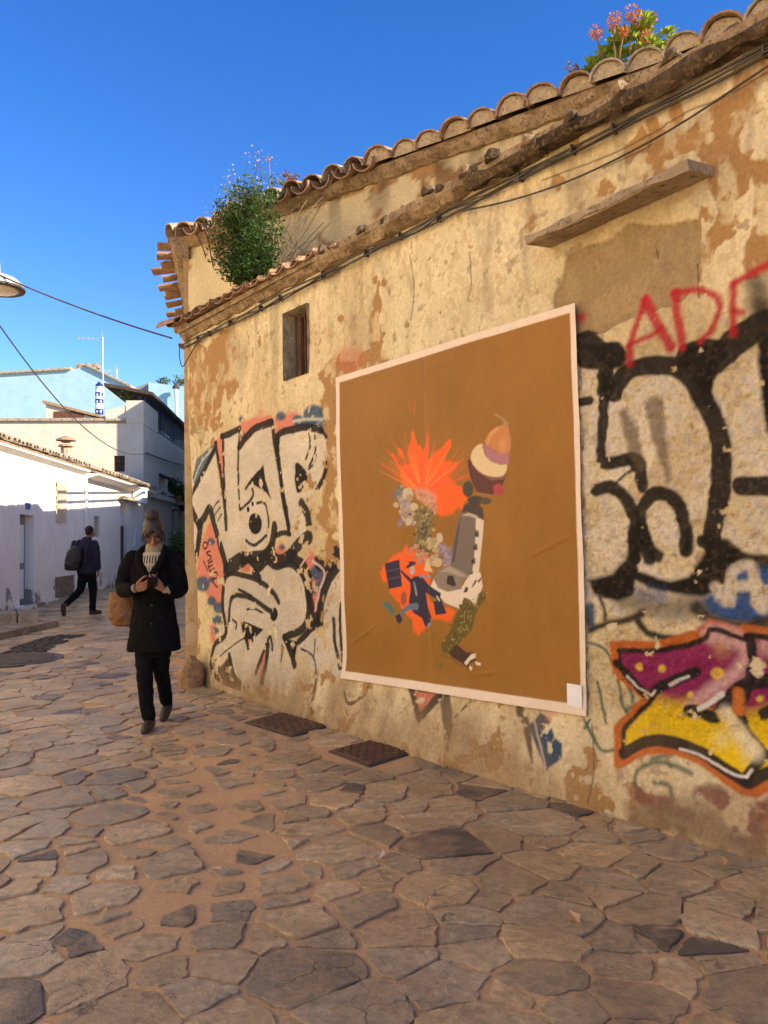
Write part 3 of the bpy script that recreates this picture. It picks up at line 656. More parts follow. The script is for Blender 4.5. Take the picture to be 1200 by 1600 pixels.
NT = int((6.6 - T0) / 0.262)
for i in range(NT + 1):
    t = T0 + i * 0.262 + rt.uniform(-.018, .018)
    left_zone = t < 2.7
    for row in (0, 1):
        o = 0.11 + rt.uniform(-.03, .03) - row * .36
        x, y, z = frame(back, PITCH, 0.09); ssc = 1.22 * rt.uniform(.9, 1.1) if row == 0 else 1.2
        z0 = ZE + .055 + row * .36 * math.tan(PITCH) + (.02 if row else 0)
        put(TILES[(M_TILE2 if rt.random() < .6 else M_TILE).name], 'roof_tile', roof_o, ep(t, z0, o), x, y, z, 1.12 if left_zone else ssc)
        if row == 0:
            if not left_zone: put(PLUG, 'mortar_plug', roof_o, ep(t, z0, o + .005 - (.03 if i % 4 == 1 else 0)), x, y, z, ssc * 1.015)
            if not left_zone: continue
            xf, yf, zf = frame(back, PITCH, 0.04, True)
            put(TILES[M_TILE.name], 'channel_tile', roof_o, ep(t + .131, z0 + (.035 if left_zone else .0), o - .02 + (0.05 if left_zone else 0)), xf, yf, zf, 1.0)
for i in range(18):                       # eave of the end wall, seen end-on against the sky
    t = .1 + i * .27 + rt.uniform(-.03, .03)
    x, y, z = frame(-SO, PITCH * .7, 0.09)
    put(TILES[(M_TILE2 if i % 2 else M_TILE).name], 'roof_tile', roof_o, sp(t, ZE + .03 + rt.uniform(-.02, .02), .13 + rt.uniform(-.05, .05)), x, y, z, .9)
    x, y, z = frame(-SO, PITCH * .5, 0.16, True)
    put(TILES[M_TILE.name], 'channel_tile', roof_o, sp(t + .135, ZE + .05 + rt.uniform(-.03, .03), .36 + rt.uniform(-.12, .08)), x, y * .9, z * .5, 1.0)
# corner tile
x, y, z = frame((-SO - EN) / np.linalg.norm(SO + EN), PITCH, 0.02)
put(TILES[M_TILE2.name], 'roof_tile', roof_o, ep(0, ZE + .09, 0) + (SO + EN) * .08, x, y, z, 1.1)

def rough_band(name, path, prof, mt, parent, amp=0.012, seed=0, step=0.05):
    """a moulding with a worn edge: profile (outward, up) swept along path(t)"""
    t0, t1, fn = path; n = max(2, int((t1 - t0) / step)); rings = []
    for i in range(n + 1):
        t = t0 + (t1 - t0) * i / n
        rings.append([fn(t, zz + amp * 2 * (vnoise(np.array([t * 9.]), np.array([j * 3.7 + seed]), 3)[0] - .5), oo_ + amp * 2 * (vnoise(np.array([t * 7.]), np.array([j * 5.1 + seed + 20]), 5)[0] - .5)) for j, (oo_, zz) in enumerate(prof)])
    b = MB(); b.loft(rings); return b.build(name, mt, parent)
# mortar bed under the upper tiles
rough_band('cornice', (0.0, 7.2, lambda t, z, o: ep(t, z, o)), [(-.10, ZE - .06), (-.02, ZE - .05), (.03, ZE - .012), (.06, ZE + .03), (-.10, ZE + .05)], M_MORT, house, .016, 1, .035)
rough_band('end_cornice', (-0.05, 7.4, lambda t, z, o: sp(t, z, o)), [(-.06, ZE - .16), (.08, ZE - .10), (.14, ZE - .02), (.14, ZE + .04), (-.06, ZE + .04)], M_MORT, house, .015, 4)
# lower lean-to strip and its tiles
strip = MB(); q = [wp(-.18, 3.76, .10), wp(12.4, 3.70, .10), wp(12.4, 4.1, -1.7), ep(.1, 3.9, -.1)]
strip.hexa(q, [p + UP * .05 for p in q]); strip_o = strip.build('lean_to_roof', M_MORT, house)
for i in range(13):
    u = -.12 + i * .222 + rt.uniform(-.015, .015)
    x, y, z = frame(-WN, math.radians(13), 0.05, True)
    put(TILES[M_TILE.name], 'channel_tile', strip_o, wp(u, 3.875 - .004 * i, .215 + rt.uniform(-.025, .02) - .005 * i), x, y * 1.12, z * .62, 1.0)
    if i < 12:
        x, y, z = frame(-WN, math.radians(13), 0.05)
        put(TILES[(M_TILE2 if i % 3 == 0 else M_TILE).name], 'roof_tile', strip_o, wp(u + .111, 3.862 - .004 * i, .13 + rt.uniform(-.03, .02) - .006 * i), x, y * .9, z * .6, 1.0)
x, y, z = frame(WD, math.radians(-3), .02)
put(TILES[M_TILE.name], 'roof_tile', strip_o, wp(-.30, 3.83, .17), x, y, z, .95)
rough_band('lower_cornice', (-.16, 2.75, lambda t, z, o: wp(t, z, o)), [(-.12, 3.69), (.03, 3.705), (.06, 3.74), (.085, 3.80), (-.12, 3.82)], M_MORT, house, .020, 7, .035)
rough_band('broken_ledge', (2.60, 4.95, lambda t, z, o: wp(t, z, o)), [(-.12, 3.67), (.04, 3.685), (.10, 3.73), (.10, 3.775), (.03, 3.80), (-.12, 3.80)], M_MORT, house, .022, 9, .035)
rough_band('dark_ledge', (4.35, UE, lambda t, z, o: wp(t, z, o)), [(.03, 3.68), (.09, 3.685), (.115, 3.715), (.10, 3.75), (.03, 3.77), (.0, 3.70)], M_DARKW, house, .018, 12, .04)
for i in range(30):                       # broken tile and mortar lumps left on the ledge
    u = 2.65 + i * .085 + rt.uniform(-.03, .03) if i < 24 else 4.6 + (i - 24) * .3
    c = wp(u, 3.785 + rt.uniform(-.012, .02), .04 + rt.uniform(-.03, .06)); b = MB(); r_0 = []
    for zz_, rr_ in ((-.03, 1.0), (.008, .95), (.03, .55)):
        r_0.append([c + WD * (math.cos(a) * .055 * rr_ * rt.uniform(.7, 1.3)) + WN * (math.sin(a) * .05 * rr_ * rt.uniform(.7, 1.3)) + UP * (zz_ + rt.uniform(-.01, .01)) for a in np.linspace(0, 6.28, 8)[:-1]])
    b.loft(r_0); b.build('mortar_lump', rt.choice([M_MORT, M_DARKW, M_DARKW]), house)
# window
win = empty('window', wp(2.145, 2.885)); win.parent = house; win.location = Vector(wp(2.145, 2.885) - WA)
b = MB(); D_ = -.24
for (a, c, e, g) in ((WIN[0], WIN[2], WIN[0], WIN[3]), (WIN[0], WIN[3], WIN[1], WIN[3]), (WIN[1], WIN[3], WIN[1], WIN[2]), (WIN[1], WIN[2], WIN[0], WIN[2])):
    b.add([wp(a, c, .012), wp(e, g, .012), wp(e * .94 + .06 * 2.145, g * .97 + .03 * 3.18, D_), wp(a * .94 + .06 * 2.145, c * .97 + .03 * 3.18, D_)], [(0, 1, 2, 3)])
b.build('reveal', M_STONEREV, win)
b = MB(); b.box(wp(2.145, 3.185, D_ - .05), WD * .22, UP * .32, WN * .01); b.build('pane', M_VOID, win)
for i in range(5):
    b = MB(); b.tube([wp(1.99 + i * .078, 2.9, -.10), wp(1.99 + i * .078, 3.47, -.10)], .008, 6); b.build('bar', M_IRON, win)
b = MB()
for u in (1.975, 2.315): b.box(wp(u, 3.185, -.19), WD * .022, UP * .29, WN * .02)
for z in (2.91, 3.185, 3.46): b.box(wp(2.145, z, -.192), WD * .19, UP * .022, WN * .018)
b.build('frame', M_WOODR, win)
# concrete slab over the walled-up opening
rings = []
for k, (zz, sh) in enumerate(((0, 0), (.006, .008), (.038, .01), (.046, 0))):
    rings.append([wp(u_, 3.115 + zz + .045 * (u_ - 4.94) + (.03 if o_ < 0 else 0) + .006 * math.sin(u_ * 19 + k), o_ + (sh if o_ > 0 else 0)) for u_, o_ in
                  [(4.945 + .985 * j / 22, .205 - .01 * j / 22 + .012 * (rt.random() - .5)) for j in range(23)] + [(5.94, -.05), (4.955, -.05)]])
b = MB(); b.loft(rings); M_SLAB = mat('weathered_concrete', (0.36, 0.29, 0.20), (0.26, 0.20, 0.13), 7, .95, .6, 40, .01, c3=(0.12, 0.095, 0.07), spec=.1)
b.build('concrete_canopy', M_SLAB, house)
# cables clipped under the eave
def cable(pts, r, name='cable'):
    b = MB(); b.tube(smooth_path(pts, 5), r, 5); return b.build(name, M_CABLE, house)
for j, (dz, o, r) in enumerate(((-.005, .035, .008), (-.025, .04, .006), (-.042, .03, .008), (-.03, .05, .005))):
    pts = []
    for i in range(20):
        u = -.17 + i * .36
        pts.append(wp(u, 3.655 + dz + .012 * rt.uniform(-1, 1) - .02 * (i % 2) * (j % 2), o + .008 * rt.uniform(-1, 1)))
    cable(pts, r)
cable([wp(u, z, .05) for u, z in ((4.2, 3.60), (4.7, 3.50), (5.2, 3.45), (5.75, 3.47), (6.3, 3.56), (6.9, 3.64))], .006)
cable([wp(u, z, .05) for u, z in ((-.17, 3.66), (-.2, 3.60), (-.19, 3.50), (-.12, 3.40), (0.02, 3.46), (.25, 3.57), (.5, 3.62))], .006)
for i in range(13):
    u = .1 + i * .5 + rt.uniform(-.2, .2); b = MB(); b.box(wp(u, 3.628 + rt.uniform(-.01, .01), .03), WD * .006, UP * .026, WN * .022); b.build('cable_clip', M_CABLE, house)
# ------------------------------------------------------------------ the lane
def stone_mat(name):
    m, nt, b = _nt(name)
    a = N(nt, 'ShaderNodeVertexColor', layer_name='tint')
    pos = N(nt, 'ShaderNodeNewGeometry').outputs['Position']
    wv = N(nt, 'ShaderNodeTexNoise'); wv.inputs['Scale'].default_value = 2.2; nt.links.new(pos, wv.inputs['Vector'])
    ad = N(nt, 'ShaderNodeMix', data_type='VECTOR'); ad.inputs[0].default_value = .14; nt.links.new(pos, ad.inputs[4]); nt.links.new(wv.outputs['Color'], ad.inputs[5])
    rot = N(nt, 'ShaderNodeMapping'); rot.inputs['Rotation'].default_value = (0, 0, 0.35); rot.inputs['Scale'].default_value = (2.6, 4.6, 4.0)
    nt.links.new(ad.outputs[1], rot.inputs['Vector'])
    grain = noise_node(nt, rot.outputs[0], 3.0, 9, 0.68); spot = noise_node(nt, pos, 30, 7, 0.72); dust = noise_node(nt, pos, 4.2, 8, 0.66); big = noise_node(nt, ad.outputs[1], 9, 6, .6)
    # split layers of the slate: stepped terraces
    ter = N(nt, 'ShaderNodeMath', operation='MULTIPLY'); ter.inputs[1].default_value = 7; nt.links.new(big, ter.inputs[0]); sn = N(nt, 'ShaderNodeMath', operation='SNAP'); sn.inputs[1].default_value = 1.0; nt.links.new(ter.outputs[0], sn.inputs[0])
    c = mix(nt, 1.0, a.outputs[0], ramp(nt, grain, [(0.30, 0.70), (0.70, 1.22)]), 'MULTIPLY')
    c = mix(nt, 1.0, c, ramp(nt, spot, [(0.32, 0.55), (0.68, 1.28)]), 'MULTIPLY')
    c = mix(nt, ramp(nt, dust, [(0.44, 0.0), (0.68, 0.75)]), c, (0.52, 0.345, 0.175))
    c = mix(nt, 1.0, c, ramp(nt, noise_node(nt, pos, 1.1, 5, .6), [(0.34, 0.66), (0.66, 1.16)]), 'MULTIPLY')
    # split lines across some of the stones
    vo = N(nt, 'ShaderNodeTexVoronoi', feature='DISTANCE_TO_EDGE'); vo.inputs['Scale'].default_value = 3.4; ad2 = N(nt, 'ShaderNodeMix', data_type='VECTOR'); ad2.inputs[0].default_value = .22; wv2 = N(nt, 'ShaderNodeTexNoise'); wv2.inputs['Scale'].default_value = 6; wv2.inputs['Detail'].default_value = 5
    nt.links.new(pos, wv2.inputs['Vector']); nt.links.new(pos, ad2.inputs[4]); nt.links.new(wv2.outputs['Color'], ad2.inputs[5]); nt.links.new(ad2.outputs[1], vo.inputs['Vector'])
    crk = N(nt, 'ShaderNodeMath', operation='MULTIPLY'); nt.links.new(ramp(nt, vo.outputs['Distance'], [(.0, 1.), (.013, 0.)]), crk.inputs[0]); nt.links.new(ramp(nt, noise_node(nt, pos, 2.6, 3, .5), [(.54, 0.), (.62, 1.)]), crk.inputs[1])
    c = mix(nt, crk.outputs[0], c, (0.075, 0.052, 0.034))
    nt.links.new(c, b.inputs['Base Color'])
    nt.links.new(ramp(nt, spot, [(0.25, 0.22), (0.75, 0.58)]), b.inputs['Roughness'])
    b.inputs['Specular IOR Level'].default_value = 0.5
    n0_ = bump(nt, b, sn.outputs[0], 1.0, 0.010)
    n1_ = bump(nt, b, grain, 0.8, 0.025, n0_)
    ic = N(nt, 'ShaderNodeMath', operation='SUBTRACT'); ic.inputs[0].default_value = 1.0; nt.links.new(crk.outputs[0], ic.inputs[1])
    bump(nt, b, ic.outputs[0], .6, .006, bump(nt, b, spot, 0.8, 0.016, n1_))
    return m
M_STONE = stone_mat('slate_paving_stone')
m, nt, b_ = _nt('sandy_mortar'); pos = N(nt, 'ShaderNodeNewGeometry').outputs['Position']
f_ = noise_node(nt, pos, 3.2, 7, .62); g_ = noise_node(nt, pos, 60, 5, .7)
c_ = mix(nt, ramp(nt, f_, [(.35, 0.), (.65, 1.)]), (0.56, 0.355, 0.165), (0.45, 0.29, 0.145))
c_ = mix(nt, 1.0, c_, ramp(nt, g_, [(.25, .7), (.75, 1.2)]), 'MULTIPLY')
nt.links.new(c_, b_.inputs['Base Color']); b_.inputs['Roughness'].default_value = .85; b_.inputs['Specular IOR Level'].default_value = .3
bump(nt, b_, g_, .5, .006, bump(nt, b_, f_, .5, .03))
M_SAND = m
# ground sheet, reaching the horizon
ys = np.concatenate([[-400, -60, -20], np.arange(-8, 40, .5), [60, 120, 400, 1500]]); xs = np.concatenate([[-1500, -400, -100, -40], np.arange(-20, 16, .5), [40, 100, 400, 1500]])
gx, gy = np.meshgrid(xs, ys)
ground = grid_obj('street', np.column_stack([gx.ravel(), gy.ravel(), np.minimum(gz(gy.ravel()), .4) + .006 * (fbm(gx.ravel() * .9, gy.ravel() * .9, 2, 3) - .5)]), len(xs), len(ys), M_SAND)
tag(ground, 'stone paved lane with sandy mortar joints', kind='structure')

# irregular flagstones: cells of scattered points, shrunk apart
rs = np.random.RandomState(4)
cand = np.column_stack([rs.rand(60000) * 15.7 - 10.5, .6 + 33.4 * rs.rand(60000) ** 1.25])
cell = {}; pts = []; wts = []
for x, y in cand:                      # scattered centres, each with its own reach
    grow = 1.0 if y < 9 else 1.15 + .03 * (y - 9)
    r = grow * (.072 + .135 * rs.rand() ** 1.5)
    sw = math.exp(-((x + .95 + .12 * (y - 4)) / .55) ** 2) * (1 if 3 < y < 7 else 0); r *= 1 - .25 * sw
    X = x; Y = y * 1.6; ci, cj = int(X / .6), int(Y / .6); ok = True
    for a_ in range(ci - 2, ci + 3):
        for b_2 in range(cj - 2, cj + 3):
            for (qx, qy, qr) in cell.get((a_, b_2), ()):
                if (qx - X) ** 2 + (qy - Y) ** 2 < (1.0 * (qr + r)) ** 2: ok = False; break
            if not ok: break
        if not ok: break
    if ok: cell.setdefault((ci, cj), []).append((X, Y, r)); pts.append((x, y)); wts.append(r)
wts = np.array(wts)
pts = np.array(pts)
def sandy(x, y): return np.exp(-(((x + 0.95 + .12 * (y - 4)) / .55) ** 2)) * sstep(2.6, 3.3, np.asarray(y)) * sstep(7.4, 6.2, np.asarray(y))
def in_lane(x, y):
    rel = np.array([x, y, 0]) - WA
    if rel @ WN < 0.02 and y < 8.6: return False
    if y >= 8.3:
        r2 = np.array([x, y, 0]) - k0
        if r2 @ SO < .1: return False
    if (np.array([x, y, 0]) - LA) @ LN < .15: return False
    return True
def clip_poly(P, n, c):
    out_ = []
    for i in range(len(P)):
        a, b2 = P[i], P[(i + 1) % len(P)]; da = a @ n - c; db = b2 @ n - c
        if da <= 0: out_.append(a)
        if (da < 0 < db) or (db < 0 < da): out_.append(a + (b2 - a) * (da / (da - db)))
    return out_
stones = []
SKIP = []            # rectangles kept free for iron covers (filled below)
cov1 = [ground_pt(*p)[:2] for p in ((386, 1131), (438, 1116), (511, 1136), (456, 1152))]
cov2 = [ground_pt(*p)[:2] for p in ((517, 1176), (583, 1159), (641, 1178), (577, 1198))]
strip_px = [ground_pt(*p)[:2] for p in ((-60, 1042), (0, 1020), (60, 998), (95, 993), (136, 992), (100, 1005), (60, 1026), (0, 1042))]
oval_c = ground_pt(20, 1032)[:2]
for i, p in enumerate(pts):
    if not in_lane(*p): continue
    near = np.nonzero((np.abs(pts[:, 0] - p[0]) < 1.1) & (np.abs(pts[:, 1] - p[1]) < .9))[0]
    P = [np.array(q) for q in ((p[0] - .42, p[1] - .3), (p[0] + .42, p[1] - .3), (p[0] + .42, p[1] + .3), (p[0] - .42, p[1] + .3))]
    sw = float(sandy(*p))
    j = .004 + .011 * rs.rand() ** 2 + .042 * sw * (.3 + rs.rand())
    if p[1] > 9: j *= 1.1
    for k in near:
        if k == i: continue
        e = pts[k] - p; L = np.linalg.norm(e); e = e / L
        P = clip_poly(P, e, p @ e + (L * L + wts[i] ** 2 - wts[k] ** 2) / (2 * L) - j)
        if len(P) < 3: break
    if len(P) < 3: continue
    P = clip_poly(P, -WN[:2], -(WA[:2] @ WN[:2]) - .015 + 0) if p[1] < 8.8 else P
    if len(P) < 3: continue
    P = np.array(P)
    A_ = .5 * abs(np.dot(P[:, 0], np.roll(P[:, 1], 1)) - np.dot(P[:, 1], np.roll(P[:, 0], 1)))
    if A_ < .006: continue
    stones.append((p, P))
def inside(q, poly):
    return Paint.psdf(np.array([q[0]]), np.array([q[1]]), np.array(poly))[0]
def stone_geo(p, P, fine):
    # outline with rounded corners and a ragged edge
    n = len(P); seg = 3 if fine else 2; out_ = []
    for k in range(n):
        a, b2, c2 = P[k - 1], P[k], P[(k + 1) % n]
        out_.append(b2 + (a - b2) * .13)
        if fine: out_.append(b2 + ((a + c2) / 2 - b2) * .03)
        out_.append(b2 + (c2 - b2) * .13)
        if fine: out_ += [(b2 + c2) / 2]
    O = np.array(out_); c = O.mean(0)
    nrm = (O - c) / (np.linalg.norm(O - c, axis=1)[:, None] + 1e-6)
    if fine:
        O = np.vstack([[O[k], O[k] * .5 + O[(k + 1) % len(O)] * .5] for k in range(len(O))]); nrm = (O - c) / (np.linalg.norm(O - c, axis=1)[:, None] + 1e-6)
    O = O + nrm * ((fbm(O[:, 0] * 17, O[:, 1] * 17, 6, 3) - .55) * (.055 if fine else .03))[:, None]
    m = len(O); h = .005 + .010 * rs.rand(); tilt = (rs.rand(2) - .5) * .022
    zf = lambda Q, hh: gz(Q[:, 1]) + hh + (Q - c) @ tilt + .012 * (fbm(Q[:, 0] * 5, Q[:, 1] * 5, 3, 3) - .5)
    r1 = c + (O - c) * .984; r2 = c + (O - c) * .965
    V = [np.column_stack([O, gz(O[:, 1]) - .02]), np.column_stack([O + (c - O) * .015, zf(O, h * .35)]), np.column_stack([r1, zf(r1, h)])]
    Fc = []
    def ringf(a, b3): return [(a * m + k, a * m + (k + 1) % m, b3 * m + (k + 1) % m, b3 * m + k) for k in range(m)]
    Fc += ringf(0, 1) + ringf(1, 2)
    V.append(np.column_stack([r2, zf(r2, h * 1.0)])); Fc += ringf(2, 3); last = 3
    V = np.vstack(V); cz = float(zf(c[None], h * 1.05)[0]); V = np.vstack([V, [[c[0], c[1], cz]]])
    Fc += [(last * m + k, last * m + (k + 1) % m, len(V) - 1) for k in range(m)]
    return V, Fc
PAL = np.array([(0.50, 0.365, 0.20), (0.56, 0.42, 0.235), (0.43, 0.335, 0.20), (0.56, 0.40, 0.205), (0.50, 0.355, 0.19), (0.35, 0.28, 0.18), (0.46, 0.37, 0.23), (0.39, 0.30, 0.18)])
def vis(p):
    if p[1] < 1.2: return -1
    x, y = proj((p[0], p[1], float(gz(p[1])))); 
    return (1. if (-30 < x < 1230 and y < 1640) else -1) / p[1] ** 2.6
keepers = []
for p, P in stones:
    c = P.mean(0)
    if inside(c, cov1) < .04 or inside(c, cov2) < .04 or inside(c, strip_px) < .0 or np.hypot(*((c - oval_c) / np.array([.62, .62]))) < 1: continue
    if inside(p, cov1) < .10 or inside(p, cov2) < .10: P = c + (P - c) * .72
    keepers.append((vis(c) * (abs(np.dot(P[:, 0], np.roll(P[:, 1], 1)) - np.dot(P[:, 1], np.roll(P[:, 0], 1)))), p, P))
keepers.sort(key=lambda a: -a[0])
def add_tint(me, cols):
    at = me.color_attributes.new('tint', 'FLOAT_COLOR', 'POINT'); at.data.foreach_set('color', np.asarray(cols, np.float32).ravel())
def stone_col():
    if rs.rand() < .07: c = np.array((0.12, 0.10, 0.08))
    else: c = PAL[rs.randint(len(PAL))] * (.8 + .45 * rs.rand())
    return c
BV, BF, BC = [], [], []; nb = 0
for idx, (w_, p, P) in enumerate(keepers):
    c = stone_col()
    if idx < 300:
        V, Fc = stone_geo(p, P, True)
        o = obj('paving_stone', V, Fc, M_STONE, ground, True)
        add_tint(o.data, [(*c, 1)] * len(V))
    elif p[1] > .8:
        V, Fc = stone_geo(p, P, False)
        BV.append(V); BF += [tuple(i + nb for i in f) for f in Fc]; BC += [(*c, 1)] * len(V); nb += len(V)
o = obj('paving_stones', np.vstack(BV), BF, M_STONE, ground, True); add_tint(o.data, BC); o['kind'] = 'stuff'
# ------------------------------------------------------------------ houses up the lane
def peel_mat(name, c, c2, pc_, zmax=1.1, amount=.0):
    """whitewash that has come away in patches near the foot of the wall"""
    m, nt, b = _nt(name); pos = N(nt, 'ShaderNodeNewGeometry').outputs['Position']
    base = mix(nt, ramp(nt, noise_node(nt, pos, 1.7, 6, .6), [(.35, 0.), (.65, 1.)]), c, c2)
    base = mix(nt, ramp(nt, noise_node(nt, pos, 5, 6, .6, (3, 3, .5)), [(.56, 0.), (.72, .35)]), base, pc_)
    sx = N(nt, 'ShaderNodeSeparateXYZ'); nt.links.new(pos, sx.inputs[0])
    mr = N(nt, 'ShaderNodeMapRange'); mr.inputs[1].default_value = .1; mr.inputs[2].default_value = zmax; mr.inputs[3].default_value = .18; mr.inputs[4].default_value = -.08
    nt.links.new(sx.outputs[2], mr.inputs[0])
    ad = N(nt, 'ShaderNodeMath', operation='ADD'); nt.links.new(noise_node(nt, pos, 1.9, 7, .66), ad.inputs[0]); nt.links.new(mr.outputs[0], ad.inputs[1])
    pm = ramp(nt, ad.outputs[0], [(.635, 0.), (.655, 1.)])
    col = mix(nt, pm, base, mix(nt, noise_node(nt, pos, 14, 5, .6), pc_, tuple(.5 * v for v in pc_)))
    nt.links.new(col, b.inputs['Base Color']); b.inputs['Roughness'].default_value = .92; b.inputs['Specular IOR Level'].default_value = .15
    iv = N(nt, 'ShaderNodeMath', operation='SUBTRACT'); iv.inputs[0].default_value = 1.0; nt.links.new(pm, iv.inputs[1])
    bump(nt, b, iv.outputs[0], .6, .02, bump(nt, b, noise_node(nt, pos, 9, 7, .6), .5, .03)); return m
M_WHITE = peel_mat('whitewash', (0.88, 0.83, 0.755), (0.82, 0.77, 0.69), (0.42, 0.37, 0.31))
M_BEIGE = peel_mat('pale_render', (0.62, 0.54, 0.44), (0.54, 0.47, 0.38), (0.48, 0.42, 0.34), .5)
M_PBLUE = peel_mat('pale_blue_render', (0.33, 0.50, 0.56), (0.28, 0.45, 0.52), (0.38, 0.50, 0.53), .5)
M_GLASS = mat('dark_window_glass', (0.03, 0.035, 0.04), rough=.12, bstr=0, spec=.6)
M_GREYP = mat('grey_painted_door', (0.22, 0.25, 0.29), (0.17, 0.19, 0.22), 6, .6, .2, 30)
M_BROWN = mat('brown_door', (0.13, 0.055, 0.03), (0.09, 0.04, 0.02), 9, .6, .3, 40)
M_BARW = mat('cream_painted_bars', (0.62, 0.56, 0.42), (0.5, 0.44, 0.32), 9, .7, .2, 40)
M_DBLUE = mat('dark_blue_railing', (0.018, 0.028, 0.085), rough=.5, bstr=0)
M_WPAINT = mat('white_paint', (0.78, 0.78, 0.78), (0.7, 0.7, 0.7), 8, .6, .1, 40)
M_PVC = mat('white_pipe', (0.72, 0.71, 0.68), rough=.5, bstr=0)
M_PLQ = mat('blue_plaque', (0.05, 0.10, 0.35), rough=.3, bstr=0)
M_DKTIM = mat('dark_timber', (0.07, 0.045, 0.03), (0.04, 0.028, 0.02), 8, .8, .3, 40)
M_BRICK = mat('rough_rubble', (0.30, 0.22, 0.15), (0.16, 0.12, 0.085), 9, .95, .9, 14, .03)
M_ALU = mat('aluminium', (0.62, 0.62, 0.64), rough=.4, bstr=0, metal=.6)

def facade(pf, s0, s1, z0, z1, holes, depth, mt, parent, name='wall', rev=None):
    """wall sheet with real openings; pf(s, z, out) gives the point"""
    ss = sorted({s0, s1, *[h[0] for h in holes], *[h[1] for h in holes]}); zs = sorted({z0, z1, *[h[2] for h in holes], *[h[3] for h in holes]})
    b = MB()
    for i in range(len(ss) - 1):
        for j in range(len(zs) - 1):
            cs, cz = (ss[i] + ss[i + 1]) / 2, (zs[j] + zs[j + 1]) / 2
            if any(h[0] < cs < h[1] and h[2] < cz < h[3] for h in holes): continue
            b.add([pf(ss[i], zs[j], 0), pf(ss[i + 1], zs[j], 0), pf(ss[i + 1], zs[j + 1], 0), pf(ss[i], zs[j + 1], 0)], [(0, 1, 2, 3)])
    for h in holes:
        c = [(h[0], h[2]), (h[1], h[2]), (h[1], h[3]), (h[0], h[3])]
        for k in range(4):
            a, d = c[k], c[(k + 1) % 4]
            b.add([pf(*a, 0), pf(*d, 0), pf(*d, -depth), pf(*a, -depth)], [(0, 1, 2, 3)])
    return b.build(name, mt, parent)
def hole(x0, y0, x1, y1):
    a = left_sz(x0, y0); c = left_sz(x1, y1); return (min(a[0], c[0]), max(a[0], c[0]), min(a[1], c[1]), max(a[1], c[1]))
def pt_parent(name, loc, parent):
    o = empty(name, loc); o.parent = parent; o.location = Vector(np.asarray(loc, float) - np.array(parent.location)); return o

S_END = left_sz(224, 800)[0]; S_MID = left_sz(133, 800)[0]; S_B = -5.5
wh = empty('whitewashed_house', lp(0, .07), 'long low whitewashed house with shabby foot and tiled eave', 'house')
H_DOOR = hole(31, 803, 53, 946); H_WIN = hole(87, 751, 102, 818); H_SW = hole(147, 806, 156, 839); H_D2 = hole(188, 784, 203, 872); H_NI = hole(86, 902, 117, 935); H_BX = hole(211, 833, 215, 850)
H_DOOR = (H_DOOR[0], H_DOOR[1], .10, H_DOOR[3]); H_D2 = (H_D2[0], H_D2[0] + 1.15, .2, H_D2[3]); H_NI = (H_NI[0], H_NI[1], .18, H_NI[3])
EAV = 3.52
facade(lp, S_B, S_END, -.05, EAV + .1, [H_DOOR, H_WIN, H_SW, H_D2, H_NI], .28, M_WHITE, wh)
b = MB(); b.prism([lp(S_B, 0, -.3), lp(S_END - .02, 0, -.3), lp(S_END - .02, 0, -5.4), lp(S_B, 0, -5.4)], UP * EAV); b.build('house_core', M_WHITE, wh)
b = MB(); b.add([lp(S_B, 0, 0), lp(S_B, 0, -5.4), lp(S_B, EAV, -5.4), lp(S_B, EAV + 1.0, -2.7), lp(S_B, EAV, 0)], [(0, 1, 2, 3, 4)]); b.build('gable', M_WHITE, wh)
d = pt_parent('door', lp((H_DOOR[0] + H_DOOR[1]) / 2, .1), wh)
b = MB(); b.box(lp((H_DOOR[0] + H_DOOR[1]) / 2, (H_DOOR[3] + .1) / 2, -.22), LD * (H_DOOR[1] - H_DOOR[0]) / 2, UP * (H_DOOR[3] - .1) / 2, LN * .02); b.build('leaf', M_GREYP, d)
for z0, z1 in ((.3, .95), (1.1, 1.95)):
    b = MB(); b.box(lp((H_DOOR[0] + H_DOOR[1]) / 2, (z0 + z1) / 2, -.19), LD * (H_DOOR[1] - H_DOOR[0]) * .34, UP * (z1 - z0) / 2, LN * .015); b.build('panel', M_WPAINT, d)
b = MB(); b.tube([lp(H_DOOR[0] + .1, 1.05, -.18), lp(H_DOOR[0] + .1, 1.05, -.12), lp(H_DOOR[0] + .2, 1.05, -.12)], .012); b.build('handle', M_IRON, d)
b = MB(); b.box(lp((H_DOOR[0] + H_DOOR[1]) / 2, .12, .03), LD * .75, UP * .06, LN * .12); b.build('doorstep', M_WHITE, wh)
w = pt_parent('window', lp((H_WIN[0] + H_WIN[1]) / 2, H_WIN[2]), wh)
b = MB(); b.box(lp((H_WIN[0] + H_WIN[1]) / 2, (H_WIN[2] + H_WIN[3]) / 2, -.2), LD * (H_WIN[1] - H_WIN[0]) / 2, UP * (H_WIN[3] - H_WIN[2]) / 2, LN * .01); b.build('shutter', M_BARW, w)
for i in range(7):
    s_ = H_WIN[0] + (H_WIN[1] - H_WIN[0]) * (i + .5) / 7; b = MB(); b.tube([lp(s_, H_WIN[2], .03), lp(s_, H_WIN[3], .03)], .018, 5); b.build('bar', M_BARW, w)
for f_ in (.04, .35, .65, .96):
    z_ = H_WIN[2] + (H_WIN[3] - H_WIN[2]) * f_; b = MB(); b.tube([lp(H_WIN[0] - .03, z_, .03), lp(H_WIN[1] + .03, z_, .03)], .014, 5); b.build('cross_bar', M_BARW, w)
